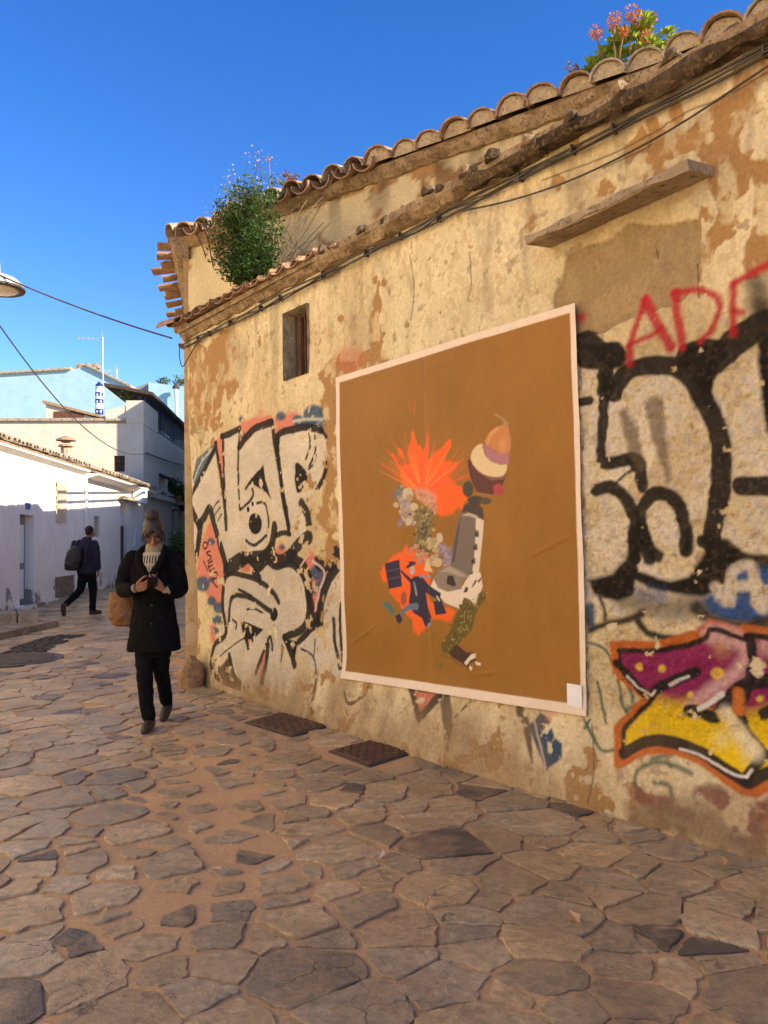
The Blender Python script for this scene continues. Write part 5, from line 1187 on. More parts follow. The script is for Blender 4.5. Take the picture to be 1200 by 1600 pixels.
A.poly([(358, 1130), (400, 1108), (434, 1195), (370, 1203)], NAV, .004); A.stroke([(378, 1100), (392, 1120)], 12, (.5, .45, .42), .004); A.dot(234, 950, 15, (.42, .38, .37), .004, 1, 26); A.stroke([(206, 930), (250, 908)], [18, 16], NAV, .004); A.poly([(212, 925), (216, 900), (240, 898), (246, 912)], NAV, .004); A.stroke([(275, 985), (340, 985)], 12, (.24, .26, .32), .006, .9)
A.poly([(62, 1140), (90, 1128), (112, 1150), (136, 1190), (120, 1202)], (.05, .16, .18), .006); A.dot(185, 1110, 16, (.1, .06, .05), .01, .7, 40)
# pale border and the plain label
A.tr = lambda x, y: np.array([x, y])
bw = .062
mbd = np.minimum(np.minimum(PU - ((TL[0]) * pt + BL[0] * (1 - pt)), (TR[0] * pt + BR[0] * (1 - pt)) - PU), np.minimum(TL[1] - PV + 0 * PV, PV - (BL[1] * (1 - ps) + BR[1] * ps)))
mbd = np.minimum(np.minimum(PU - (TL[0] * pt + BL[0] * (1 - pt)) - .048, (TR[0] * pt + BR[0] * (1 - pt)) - PU - .036), np.minimum(TL[1] - PV - .050, PV - (BL[1] * (1 - ps) + BR[1] * ps) - .056))
bm = sstep(.003, -.003, mbd)
BORD = np.array([0.70, 0.585, 0.46]) * (.93 + .14 * fbm(PU * 6, PV * 6, 5, 4))[:, None]
pcx[:] = pcx * (1 - bm[:, None]) + BORD * bm[:, None]
seam = np.exp(-((PU - 3.86 - .012 * (PV - 1.5)) / .004) ** 2) * .16; pcx[:] = pcx * (1 - seam[:, None]) + np.array([.52, .32, .16]) * seam[:, None]
pout += .003 * sstep(3.855, 3.865, PU)
M_POST = attr_mat('printed_paper', 'print', .25, 40, .004, .62, .07, .3, 30, False)
pos_ = empty('poster', wp(3.96, .44), 'large brown collage poster with pale border pasted on the graffiti wall', 'poster')
pa = np.ones((len(PU), 4)); pa[:, :3] = np.clip(pcx, .005, .9)
grid_obj('printed_sheet', WA[None] + WD[None] * PU[:, None] + UP[None] * PV[:, None] + WN[None] * pout[:, None], pnu, pnv, M_POST, pos_, None, {'print': pa})
q = wall_uv(902, 1086, .02); b = MB(); wz_ = float(np.interp(q[0], [2.8, 5.15], [.0, .0]))
i_ = np.argmin((PU - q[0]) ** 2 + (PV - q[1]) ** 2); b.box(wp(q[0], q[1], pout[i_] + .008), WD * .050, UP * .062, WN * .002); b.build('label', M_WPAINT, pos_)
# ------------------------------------------------------------------ plants
M_LEAF = mat('shrub_leaf', (0.055, 0.115, 0.022), (0.030, 0.070, 0.014), 14, .6, 0, trans=.3, spec=.3)
M_LEAFL = mat('pale_leaf', (0.16, 0.19, 0.06), (0.10, 0.14, 0.04), 14, .6, 0, trans=.3)
M_SUCC = mat('succulent_leaf', (0.36, 0.44, 0.05), (0.24, 0.34, 0.04), 16, .45, 0, trans=.55, spec=.4)
M_STALK = mat('dry_stalk', (0.22, 0.12, 0.07), (0.14, 0.08, 0.05), 20, .8, 0)
M_FLOW = mat('rust_flower', (0.60, 0.24, 0.09), (0.42, 0.15, 0.06), 30, .8, 0, trans=.25)
M_DRY = mat('dry_flower', (0.42, 0.36, 0.25), (0.30, 0.22, 0.20), 30, .8, 0, trans=.25)
M_TWIG = mat('bare_twig', (0.13, 0.09, 0.055), (0.08, 0.055, 0.035), 20, .9, 0)
M_POT = mat('terracotta_pot', (0.26, 0.10, 0.05), (0.2, 0.08, 0.04), 8, .85, .2, 40)
def leaf(b, c, d, L, w, rnd, fold=.25):
    d = d / (np.linalg.norm(d) + 1e-9); s = np.cross(d, np.array([rnd.gauss(0, 1), rnd.gauss(0, 1), rnd.gauss(0, 1)])); s /= np.linalg.norm(s) + 1e-9; n = np.cross(d, s)
    b.add([c, c + d * L * .5 + s * w + n * fold * w, c + d * L, c + d * L * .5 - s * w + n * fold * w], [(0, 1, 2), (0, 2, 3)])
def shrub(name, base, axis, H_, R_, nleaf, label, cat='shrub', leafsz=.035, mt=M_LEAF, seed=1, group=None, droop=.0, nst=40, shape=None):
    r_ = random.Random(seed); e = empty(name, base, label, cat, group); base = np.asarray(base, float)
    st = MB(); lv = MB(); tips = []
    for k in range(nst):
        a = r_.uniform(0, 6.28); rad = R_ * math.sqrt(r_.random()); top = base + axis * H_ * r_.uniform(.45, 1.0) + np.array([math.cos(a) * rad, math.sin(a) * rad * .75, 0])
        if shape: top = shape(base, r_, k)
        mid = base * .5 + top * .5 + np.array([r_.gauss(0, .05), r_.gauss(0, .05), .05 * H_ - droop * H_ * .2])
        p = smooth_path([base + np.array([r_.gauss(0, .04), r_.gauss(0, .04), 0]), mid, top], 5); st.tube(p, [.007, .004, .003, .003, .003, .003, .003, .002, .002, .002, .0015][:len(p)], 4); tips.append(p)
    for k in range(nleaf):
        p = tips[r_.randrange(nst)]; j = r_.randrange(2, len(p)); c = p[j] + np.array([r_.gauss(0, 1), r_.gauss(0, 1), r_.gauss(0, 1)]) * .035
        leaf(lv, c, np.array([r_.gauss(0, 1), r_.gauss(0, 1), r_.gauss(.3, .7)]), leafsz * r_.uniform(.5, 1.9), leafsz * r_.uniform(.14, .36), r_)
    st.build('stem', M_TWIG, e); lv.build('foliage', mt, e); return e, tips
# big green bush rooted on the lower ledge against the upper wall
bb = wp(1.30, 3.86, -.10)
def bush_shape(base, r_, k):
    u = 1.52 + r_.gauss(0, .28); v = 3.88 + .86 * r_.random() ** .8; w_ = .54 * (1 - .55 * abs(v - 4.35) / .6)
    u = 1.52 + max(-w_, min(w_, u - 1.52)); return wp(u, v, .0 + .22 * r_.random() + .05)
shrub('wall_bush', bb, UP, 1, .4, 12500, 'dense green bush growing out of the wall between the two eaves', 'bush', .036, M_LEAF, 3, nst=130, shape=bush_shape)
def bush_top(base, r_, k): return wp(1.32 + r_.gauss(0, .30), 4.5 + .45 * r_.random(), .05 + .2 * r_.random())
e, tips = shrub('flowering_weed', wp(1.2, 4.3, .0), UP, 1, .3, 900, 'pale dry flowering weed sprouting above the green bush at the eave', 'weed', .028, M_LEAFL, 7, nst=46, shape=bush_top)
r_ = random.Random(2); b = MB()
for p in tips:
    for k in range(7):
        c = p[-1] + np.array([r_.gauss(0, .04), r_.gauss(0, .04), r_.gauss(.03, .06)]); leaf(b, c, np.array([r_.gauss(0, 1), r_.gauss(0, 1), r_.random()]), .022, .009, r_)
o = b.build('flowers', M_DRY, e); o['kind'] = 'stuff'
# bare twigs hanging on the upper wall
tw = empty('bare_twigs', wp(2.05, 3.95, .0), 'tangle of bare twigs against the upper wall right of the bush', 'twigs'); b = MB(); r_ = random.Random(9)
for k in range(22):
    a = wp(1.75 + r_.random() * .5, 3.88, .02); q = wp(1.6 + r_.random() * 1.1, 4.15 + r_.random() * .45, -.25 + .2 * r_.random()); m_ = (a + q) / 2 + np.array([r_.gauss(0, .06), r_.gauss(0, .06), r_.gauss(0, .06)])
    b.tube(smooth_path([a, m_, q], 4), .0035, 3)
b.build('twig', M_TWIG, tw)
rt_ = empty('hanging_roots', ep(.55, 4.8, .1), 'dry roots hanging below the eave near the corner', 'roots'); b = MB()
for u0, L_ in ((.42, .42), (.5, .25), (.62, .5), (.3, .2)):
    b.tube(smooth_path([ep(u0, 4.9, .14), ep(u0 + .05, 4.75, .06), ep(u0 + .02, 4.75 - L_ * .6, -.04), ep(u0 - .03 + .2 * L_, 4.75 - L_, -.07)], 4), .007, 4)
b.build('root', M_TWIG, rt_)
# succulent on the roof with rusty flower heads
def rosette(b, c, n, R_, r_, tilt):
    for k in range(n):
        a = k * 2.399; el = .15 + 1.1 * (k / n); d = np.array([math.cos(a) * math.cos(el), math.sin(a) * math.cos(el), math.sin(el)]) + tilt; L_ = R_ * (1.05 - .5 * k / n)
        d /= np.linalg.norm(d); s = np.cross(d, UP); s /= np.linalg.norm(s) + 1e-9; nn = np.cross(s, d)
        b.add([c, c + d * L_ * .6 + s * L_ * .2 + nn * .006, c + d * L_, c + d * L_ * .6 - s * L_ * .2 + nn * .006, c + d * L_ * .55 - nn * .008], [(0, 4, 1), (4, 2, 1), (0, 3, 4), (4, 3, 2)])
sb = at_z(972, 122, 5.06); su = empty('roof_succulent', sb, 'bright green succulent clump with rusty flower spikes on the roof tiles', 'succulent'); b = MB(); r_ = random.Random(4)
for k in range(46):
    t = r_.uniform(-.42, .55) if k % 3 else r_.uniform(-.42, .2); hz = .06 + (.32 * math.exp(-((t - .12) / .42) ** 2)) * r_.uniform(.1, 1.0)
    c = sb + ED * t * .72 + back * r_.uniform(-.08, .2) + UP * (hz + .02); rosette(b, c, 17, .105 * r_.uniform(.75, 1.25), r_, np.array([r_.gauss(0, .3), r_.gauss(-.2, .3), 0.]))
b.build('leaf_rosette', M_SUCC, su)
def spike(e, foot, tip, R_, r_, mt, n=90):
    b = MB(); b.tube(smooth_path([foot, (foot + tip) / 2 + np.array([r_.gauss(0, .015), 0, 0]), tip], 4), .006, 4); b.build('flower_stalk', M_STALK, e)
    b = MB(); L_ = R_ * 1.9; dd = (tip - foot) / np.linalg.norm(tip - foot)
    for k in range(n):
        f_ = r_.random(); rr = R_ * (.35 + .65 * math.sin(math.pi * min(1, f_ * .8 + .2))) * math.sqrt(r_.random()); a = r_.uniform(0, 6.28)
        c = tip - dd * L_ * (f_ - .35) + np.array([math.cos(a) * rr, math.sin(a) * rr, 0]); leaf(b, c, np.array([math.cos(a), math.sin(a), r_.uniform(-.2, 1)]), .024, .010, r_)
    b.build('flower_head', mt, e)
for (fx, fy, tx, ty, R_) in ((948, 110, 930, 70, .050), (962, 100, 961, 50, .055), (985, 100, 987, 40, .055), (996, 100, 997, 55, .05), (1010, 105, 1016, 50, .05), (1005, 100, 1010, 75, .04), (968, 95, 975, 70, .03)):
    spike(su, at_z(fx, fy, 5.1) * (1, 1, 0) + UP * 5.12, on_plane(tx, ty - 20, at_z(fx, fy, 5.1), EN), R_, r_, M_FLOW)
sp2 = empty('seed_spike', at_z(905, 128, 5.02), 'thin purple seed spike at the left of the roof succulent', 'seed spike')
spike(sp2, at_z(905, 128, 5.02), on_plane(893, 106, at_z(905, 128, 5.02), EN), .045, r_, M_STALK, 50)
sp3 = empty('roof_weed', at_z(835, 172, 5.0), 'little green weed between the roof tiles left of the succulent', 'weed'); b = MB()
for k in range(4): rosette(b, at_z(832 + k * 3, 172, 5.0), 10, .05, r_, np.array([r_.gauss(0, .4), -.2, 0]))
b.build('leaf_rosette', M_SUCC, sp3); spike(sp3, at_z(836, 170, 5.0), on_plane(838, 152, at_z(836, 170, 5.0), EN), .03, r_, M_STALK, 40)
sp4 = empty('eave_weed', at_z(452, 300, 5.0), 'purple dry weed on the roof tiles right of the flowering weed', 'weed')
for tx, ty in ((447, 272), (455, 280), (461, 276), (440, 285)): spike(sp4, at_z(452, 300, 5.0), on_plane(tx, ty, at_z(452, 300, 5.0), EN), .03, r_, M_STALK, 40)
sp5 = empty('tall_weed_stalk', at_z(422, 305, 5.0), 'single tall thin weed stalk standing above the eave', 'weed'); spike(sp5, at_z(422, 305, 5.0), on_plane(420, 247, at_z(422, 305, 5.0), EN), .022, r_, M_DRY, 24)
# tufts at the foot of the wall
for px, py, lab in ((858, 1240, 'small grass tuft at the wall foot below the blue paint'), (540, 1142, 'small weed tuft beside the rear iron cover'), (700, 1196, 'tiny weed at the wall foot under the poster')):
    p = ground_pt(px, py); e = empty('grass_tuft', p, lab, 'grass tuft', 'tufts along the wall foot'); b = MB()
    for k in range(26): leaf(b, p + np.array([r_.gauss(0, .035), r_.gauss(0, .03), .0]), np.array([r_.gauss(0, .6), r_.gauss(0, .6), 1]), r_.uniform(.02, .045), .005, r_)
    b.build('blade', M_LEAF, e)
# plants at the far end of the lane
for k, (px, py, h_, R_, lab) in enumerate(((283, 914, 1.5, .42, 'tall dark potted plant nearest the stucco corner up the lane'), (275, 905, .9, .35, 'lower potted plant left of the tall one up the lane'))):
    p = ground_pt(px, py); e, _ = shrub('potted_plant', p + UP * .3, UP, h_, R_, 900, lab, 'potted plant', .16, M_LEAF, 30 + k, 'plants at the end of the lane', nst=26)
    b = MB(); b.tube([p, p + UP * .03, p + UP * .38, p + UP * .42], [.14, .17, .25, .26], 12); b.build('pot', M_POT, e)
q = left_sz(283, 795); bk = lp(q[0], q[1], .5); e, _ = shrub('hanging_plant', bk, UP, .7, .9, 900, 'dark bushy plant hanging on the shaded beige house front', 'plant', .16, M_LEAF, 41, nst=30)
b = MB(); b.box(bk + UP * .0, LD * .7, LN * .5, UP * .08); b.build('bracket', M_DKTIM, e)
q = left_sz(268, 768); bk = lp(q[0], q[1] - .3, .25); e, _ = shrub('window_plant', bk, UP, .8, .45, 500, 'potted geranium on a window sill of the beige house', 'plant', .13, M_LEAF, 42, nst=20); b = MB(); b.tube([bk - UP * .2, bk + UP * .1], [.15, .22], 8); b.build('pot', M_POT, e)
q = at_depth(197, 622, 29); e, _ = shrub('terrace_grass', q, UP, .25, .25, 160, 'dry grass tuft under the terrace awning', 'grass', .12, M_LEAFL, 43, nst=16)
q = at_depth(262, 598, 43); 
for k, px in enumerate((255, 283)):
    q = at_depth(px, 604, 44); shrub('roof_shrub', q, UP, .55, .45, 150, ('thin shrub on the blue annex roof left of the flue', 'thin shrub on the blue annex roof right of the flue')[k], 'shrub', .16, M_LEAFL, 50 + k, 'shrubs on the annex roof', nst=14)
# ------------------------------------------------------------------ people
def ell(b, c, r, rot=None, nu=14, nv=9):
    c = np.asarray(c, float); rings = []
    R_ = np.array(rot) if rot is not None else np.eye(3)
    for j in range(1, nv):
        ph = math.pi * j / nv - math.pi / 2
        rings.append([c + R_ @ np.array([r[0] * math.cos(ph) * math.cos(a), r[1] * math.cos(ph) * math.sin(a), r[2] * math.sin(ph)]) for a in np.linspace(0, 2 * math.pi, nu + 1)[:-1]])
    n = nu; vs = [v for rg in rings for v in rg]; k = len(rings)
    vs += [c + R_ @ np.array([0, 0, -r[2]]), c + R_ @ np.array([0, 0, r[2]])]
    fs = [(i * n + q, i * n + (q + 1) % n, (i + 1) * n + (q + 1) % n, (i + 1) * n + q) for i in range(k - 1) for q in range(n)]
    fs += [(k * n, (q + 1) % n, q) for q in range(n)] + [(k * n + 1, (k - 1) * n + q, (k - 1) * n + (q + 1) % n) for q in range(n)]
    b.add(vs, fs)
def limb(b, pts, rad, n=12, m=5, rnd=True):
    P = smooth_path(np.column_stack([np.array(pts, float), np.array(rad, float)]), m) if len(pts) > 2 else np.column_stack([np.array(pts, float), np.array(rad, float)])
    b.tube([p[:3] for p in P], [p[3] for p in P], n)
    if rnd:
        ell(b, P[0][:3], [P[0][3]] * 3); ell(b, P[-1][:3], [P[-1][3]] * 3)
def stack(b, rings, n=20):
    b.loft([[np.array([cx + rx * math.cos(a) * (1 - .06 * math.cos(4 * a) * 0), cy + ry * math.sin(a), z]) for a in np.linspace(0, 2 * math.pi, n + 1)[:-1]] for (cx, cy, z, rx, ry) in rings])
def rotx(a): c, s = math.cos(a), math.sin(a); return np.array([[1, 0, 0], [0, c, -s], [0, s, c]])
def rotz(a): c, s = math.cos(a), math.sin(a); return np.array([[c, -s, 0], [s, c, 0], [0, 0, 1]])
def body_obj(name, b, mt, parent, M3, loc, voxel, sm=4, fold=None):
    vs = [M3 @ v for v in b.v]
    me = mesh_data(name, vs, b.f, mt, True); o = link(bpy.data.objects.new(name, me), parent)
    if loc is not None: o.location = Vector(loc)
    r = o.modifiers.new('remesh', 'REMESH'); r.mode = 'VOXEL'; r.voxel_size = voxel; r.use_smooth_shade = True
    s = o.modifiers.new('smooth', 'SMOOTH'); s.factor = .5; s.iterations = sm
    if fold:
        tx = bpy.data.textures.new(name + '_folds', 'CLOUDS'); tx.noise_scale = fold[1]; tx.noise_depth = 2
        d = o.modifiers.new('folds', 'DISPLACE'); d.texture = tx; d.strength = fold[0]; d.mid_level = .5
    return o
SKIN = mat('skin', (0.24, 0.108, 0.064), (0.20, 0.088, 0.052), 20, .5, .05, 200, .001, spec=.35)
WOOL = mat('black_wool', (0.0055, 0.0055, 0.006), (0.009, 0.0085, 0.0085), 30, .95, .4, 220, .003, spec=.05)
DENIM = mat('black_trousers', (0.006, 0.006, 0.0065), (0.010, 0.0095, 0.0095), 14, .9, .4, 60, .006, spec=.05)
BOOT = mat('worn_boot', (0.045, 0.033, 0.024), (0.028, 0.02, 0.015), 30, .6, .3, 80, .003)
HAIRW = mat('greying_brown_hair', (0.020, 0.013, 0.009), (0.038, 0.027, 0.020), 26, .5, .25, 60, .003, stretch=(5, 1.2, .7), spec=.4)
HAIRM = mat('dark_hair', (0.014, 0.011, 0.010), rough=.7, bstr=.4, bscale=120)
TAN = mat('tan_leather', (0.17, 0.072, 0.017), (0.11, 0.044, 0.011), 7, .5, .35, 40, .006, c3=(0.20, 0.09, 0.023))
NAVY = mat('navy_jacket', (0.013, 0.015, 0.034), (0.018, 0.02, 0.042), 12, .85, .3, 60, .005, spec=.2)
PACK = mat('black_nylon', (0.010, 0.010, 0.012), (0.02, 0.02, 0.022), 16, .6, .4, 40, .006)
LIP = mat('lip', (0.36, 0.12, 0.10), rough=.45, bstr=0); EYE = mat('dark_eye', (0.02, 0.015, 0.012), rough=.3, bstr=0)
m, nt, b_ = _nt('fair_isle_knit'); tc = N(nt, 'ShaderNodeTexCoord'); sx = N(nt, 'ShaderNodeSeparateXYZ'); nt.links.new(tc.outputs['Object'], sx.inputs[0])
# cream wool with two dark patterned bands that follow height and go round the yoke
ang = N(nt, 'ShaderNodeMath', operation='MULTIPLY'); ang.inputs[1].default_value = 300; nt.links.new(sx.outputs[0], ang.inputs[0]); sn = N(nt, 'ShaderNodeMath', operation='SINE'); nt.links.new(ang.outputs[0], sn.inputs[0])
band1 = ramp(nt, sx.outputs[2], [(.0, 0.), (1., 1.)])
mr = N(nt, 'ShaderNodeMapRange'); mr.inputs[1].default_value = 1.22; mr.inputs[2].default_value = 1.42; nt.links.new(sx.outputs[2], mr.inputs[0])
bands = ramp(nt, mr.outputs[0], [(.0, 0.), (.10, .35), (.26, .75), (.40, 0.), (.46, 1.), (.72, 1.), (.76, 0.), (1., 0.)])
gt_ = N(nt, 'ShaderNodeMath', operation='GREATER_THAN'); nt.links.new(sn.outputs[0], gt_.inputs[0]); gt_.inputs[1].default_value = .0
ml = N(nt, 'ShaderNodeMath', operation='MULTIPLY'); nt.links.new(gt_.outputs[0], ml.inputs[0]); nt.links.new(bands, ml.inputs[1])
nt.links.new(mix(nt, ml.outputs[0], (0.38, 0.32, 0.205), (0.035, 0.024, 0.016)), b_.inputs['Base Color']); b_.inputs['Roughness'].default_value = .95
bump(nt, b_, noise_node(nt, tc.outputs['Object'], 160, 3, .6), .5, .003); KNIT = m
m, nt, b_ = _nt('rib_knit'); tc = N(nt, 'ShaderNodeTexCoord'); nt.links.new(mix(nt, noise_node(nt, tc.outputs['Object'], 90, 3, .6, (1, 1, .05)), (0.32, 0.265, 0.165), (0.18, 0.15, 0.095)), b_.inputs['Base Color']); b_.inputs['Roughness'].default_value = .95; RIB = m

def hand(b, wrist, dirv, palm_n, side, scale=1.0, curl=.9):
    """palm plus five bent fingers; dirv along the hand, palm_n out of the palm, side towards the thumb"""
    dirv, palm_n, side = [np.asarray(a, float) / np.linalg.norm(a) for a in (dirv, palm_n, side)]
    w = np.asarray(wrist, float); s = scale
    Rm = np.column_stack([dirv, side, palm_n]); ell(b, w + dirv * .048 * s, (.052 * s, .040 * s, .016 * s), Rm)
    for k, (off, L_) in enumerate(((.030, .072), (.010, .080), (-.011, .074), (-.030, .058))):
        p0 = w + dirv * .082 * s + side * off * s; a = curl; p = [p0 - dirv * .02 * s, p0]
        d_ = dirv.copy()
        for j, f_ in enumerate((.42, .33, .25)):
            ang_ = a * (j + .6) * .55; d_ = dirv * math.cos(ang_) + palm_n * math.sin(ang_); p.append(p[-1] + d_ * L_ * f_ * s)
        limb(b, p, [.0092 * s, .0092 * s, .0086 * s, .0078 * s, .0065 * s], 8, 3)
    t0 = w + dirv * .022 * s + side * .030 * s; limb(b, [t0, t0 + (side * .7 + dirv * .7) * .030 * s, t0 + (side * .5 + dirv + palm_n * .5) * .052 * s, t0 + (side * .25 + dirv * 1.25 + palm_n * .8) * .056 * s], [.0125 * s, .0115 * s, .0095 * s, .0075 * s], 8, 3)

# ---- woman looking at her phone, walking towards the camera
WP_ = ground_pt(240, 1138) + np.array([0, .02, 0]); I3 = np.eye(3)
wo_ = empty('person', WP_, 'person in black coat and patterned jumper looking down at a phone', 'person')
HC = np.array([.018, -.062, 1.558]); HR = rotz(.25) @ rotx(math.radians(38))
def hp(x, y, z): return HC + HR @ np.array([x, y, z])
b = MB()
ell(b, hp(0, .012, .03), (.072, .092, .088), HR); ell(b, hp(0, -.028, -.035), (.056, .062, .078), HR); ell(b, hp(0, -.058, -.088), (.030, .026, .022), HR)
limb(b, [hp(0, -.092, .018), hp(0, -.106, -.008), hp(0, -.114, -.030)], [.009, .011, .015], 8, 3); ell(b, hp(-.012, -.100, -.034), (.009,) * 3); ell(b, hp(.012, -.100, -.034), (.009,) * 3)
ell(b, hp(-.030, -.080, .030), (.024, .012, .009), HR); ell(b, hp(.030, -.080, .030), (.024, .012, .009), HR); ell(b, hp(-.036, -.068, -.025), (.022, .02, .022), HR); ell(b, hp(.036, -.068, -.025), (.022, .02, .022), HR)
ell(b, hp(0, -.084, -.062), (.022, .012, .006), HR); ell(b, hp(0, -.082, -.074), (.018, .012, .007), HR)
for s_ in (-1, 1): ell(b, hp(s_ * .074, .005, -.01), (.010, .020, .030), HR)
limb(b, [hp(0, .03, -.06), (.005, .0, 1.44), (0, .01, 1.36)], [.052, .050, .060])
stack(b, [(0, 0, .80, .14, .10), (0, 0, .95, .15, .105), (0, 0, 1.1, .125, .095), (0, 0, 1.28, .15, .10), (0, .0, 1.37, .13, .075), (0, .01, 1.40, .06, .05)])
limb(b, [(-.155, .0, 1.34), (-.235, .01, 1.10), (-.10, -.22, 1.115)], [.045, .040, .028]); limb(b, [(.145, .0, 1.34), (.195, .01, 1.09), (.155, -.22, 1.11)], [.045, .040, .028])
hand(b, (-.075, -.235, 1.120), (.80, -.28, .16), (.25, .35, .85), (.1, -.35, .9), .98, 1.0); hand(b, (.160, -.235, 1.105), (-.55, -.30, .38), (-.35, .6, .7), (-.2, -.2, .95), .98, 1.1)
limb(b, [(-.062, .0, .82), (-.048, -.08, .50), (-.015, -.10, .09)], [.060, .042, .032]); limb(b, [(.055, .0, .82), (.045, .03, .50), (.025, .24, .16)], [.060, .042, .032])
body_obj('body', b, SKIN, wo_, I3, None, .0045, 3)
b = MB()   # hair, pulled back into a bun with loose strands
ell(b, hp(0, .030, .044), (.078, .088, .080), HR); ell(b, hp(0, -.006, .068), (.0755, .082, .062), HR)
for s_ in (-1, 1):
    limb(b, [hp(s_ * .050, -.050, .070), hp(s_ * .076, -.036, .02), hp(s_ * .080, -.022, -.03), hp(s_ * .076, -.018, -.08)], [.010, .010, .006, .003], 8, 4)
    limb(b, [hp(s_ * .006, -.066, .092), hp(s_ * .050, -.082, .052), hp(s_ * .070, -.072, -.005)], [.008, .008, .003], 8, 4); limb(b, [hp(s_ * .05, -.06, .07), hp(s_ * .082, -.06, .0), hp(s_ * .088, -.06, -.07)], [.008, .006, .003], 6, 4)
    ell(b, hp(s_ * .056, .035, .015), (.024, .050, .050), HR)
ell(b, hp(0, .085, -.005), (.055, .030, .055), HR)
for x0, x1, x2, zl, rr in ((.010, .046, .066, -.050, .007), (.022, .058, .072, -.030, .006), (-.012, -.040, -.064, -.055, .007), (-.026, -.058, -.074, -.035, .006), (.002, .030, .050, .000, .006), (-.004, -.026, -.050, .005, .006)):
    limb(b, [hp(x0, -.080, .085), hp(x1, -.098, .040), hp(x2, -.086, zl)], [rr, rr, rr * .4], 6, 5)
body_obj('hair', b, HAIRW, wo_, I3, None, .0035, 2)
b = MB(); bc = hp(-.01, .028, .142); ell(b, bc, (.056, .052, .042), HR); limb(b, [bc + .04 * np.array([math.cos(a), math.sin(a) * .8, .2 * math.sin(3 * a)]) for a in np.linspace(0, 5.6, 9)], [.016] * 9, 8, 3)
body_obj('hair_bun', b, mat('dark_bun_hair', (0.030, 0.020, 0.015), (0.06, 0.04, 0.03), 40, .55, .6, 90, .005), wo_, I3, None, .005, 2, (.008, .02))
for s_ in (-1, 1):
    b = MB(); ell(b, hp(s_ * .031, -.090, .012), (.013, .007, .0045), HR); body_obj('eye', b, EYE, wo_, I3, None, .003, 0)
b = MB(); ell(b, hp(0, -.094, -.066), (.021, .008, .007), HR); body_obj('lips', b, LIP, wo_, I3, None, .003, 0)
b = MB()   # jumper: roll neck and yoke
stack(b, [(.005, -.010, 1.365, .082, .072), (.007, -.012, 1.40, .070, .064), (.010, -.016, 1.44, .066, .062), (.012, -.016, 1.452, .066, .060), (.012, -.016, 1.460, .058, .052)], 24); body_obj('roll_neck', b, RIB, wo_, I3, None, .006, 2)
b = MB(); stack(b, [(0, -.048, 1.20, .060, .080), (0, -.050, 1.30, .098, .086), (0, -.030, 1.36, .100, .080), (.004, -.012, 1.395, .085, .070)], 24); body_obj('jumper', b, KNIT, wo_, I3, None, .006, 2)
for c_, d_ in (((-.085, -.225, 1.118), (.80, -.28, .16)), ((.165, -.222, 1.103), (-.5, -.3, .35))):
    b = MB(); d_ = np.array(d_) / np.linalg.norm(d_); limb(b, [np.array(c_) - d_ * .03, np.array(c_) + d_ * .018], [.036, .034], 12, 1, False); body_obj('cuff', b, RIB, wo_, I3, None, .005, 1)
b = MB()   # coat
stack(b, [(0, .01, .612, .212, .165), (0, .01, .63, .214, .166), (-.002, .012, .80, .190, .155), (-.005, .014, .98, .162, .138), (-.008, .014, 1.12, .163, .130), (-.012, .014, 1.26, .180, .118), (-.014, .016, 1.34, .172, .105), (-.010, .024, 1.385, .130, .085), (0, .03, 1.42, .085, .060)], 28)
limb(b, [(-.165, .01, 1.345), (-.222, .02, 1.24), (-.245, .02, 1.11), (-.19, -.10, 1.10), (-.105, -.205, 1.115)], [.070, .072, .068, .060, .050]); limb(b, [(.138, .01, 1.345), (.182, .02, 1.24), (.205, .015, 1.10), (.192, -.10, 1.085), (.172, -.20, 1.10)], [.070, .070, .066, .060, .050])
limb(b, [(0, .075, 1.425), (-.075, .04, 1.425), (-.098, -.045, 1.385), (-.080, -.105, 1.32), (-.030, -.135, 1.235), (.0, -.14, 1.17)], [.024, .028, .032, .032, .026, .016], 10, 4); limb(b, [(0, .075, 1.425), (.080, .04, 1.425), (.104, -.045, 1.385), (.088, -.105, 1.32), (.036, -.135, 1.235), (.004, -.14, 1.17)], [.024, .028, .032, .032, .026, .016], 10, 4)
coat = body_obj('coat', b, WOOL, wo_, I3, None, .0065, 4, (.016, .09))
for z_ in (1.12, .98, .84): 
    b = MB(); ell(b, (.03, -.135 - (1.12 - z_) * .09, z_), (.011, .006, .011)); body_obj('button', b, PACK, wo_, I3, None, .003, 0)
b = MB(); stack(b, [(0, 0, .56, .135, .10), (0, 0, .70, .15, .115), (0, 0, .9, .15, .11)])
limb(b, [(-.062, .0, .80), (-.052, -.075, .50), (-.035, -.10, .30), (-.022, -.10, .13)], [.098, .070, .060, .052]); limb(b, [(.055, .0, .80), (.045, .03, .50), (.034, .14, .33), (.024, .25, .165)], [.096, .070, .058, .052])
limb(b, [(-.022, -.10, .17), (-.015, -.098, .115)], [.056, .054], 12, 1)
body_obj('trousers', b, DENIM, wo_, I3, None, .0065, 3, (.014, .05))
for (a_, heel, toe) in (((-.016, -.10, .13), (-.012, -.065, .045), (.002, -.245, .034)), ((.026, .25, .19), (.026, .285, .10), (.028, .155, .035))):
    b = MB(); a_, heel, toe = map(np.array, (a_, heel, toe)); limb(b, [a_, heel + UP * .012], [.045, .042], 12, 1); limb(b, [heel, heel * .5 + toe * .5 + UP * .012, toe], [.040, .044, .034], 12, 4); body_obj('boot', b, BOOT, wo_, I3, None, .006, 2)
ph_ = empty('mobile_phone', WP_ + np.array([.085, -.30, 1.155]), 'dark mobile phone held in the hands of the person in the black coat', 'phone')
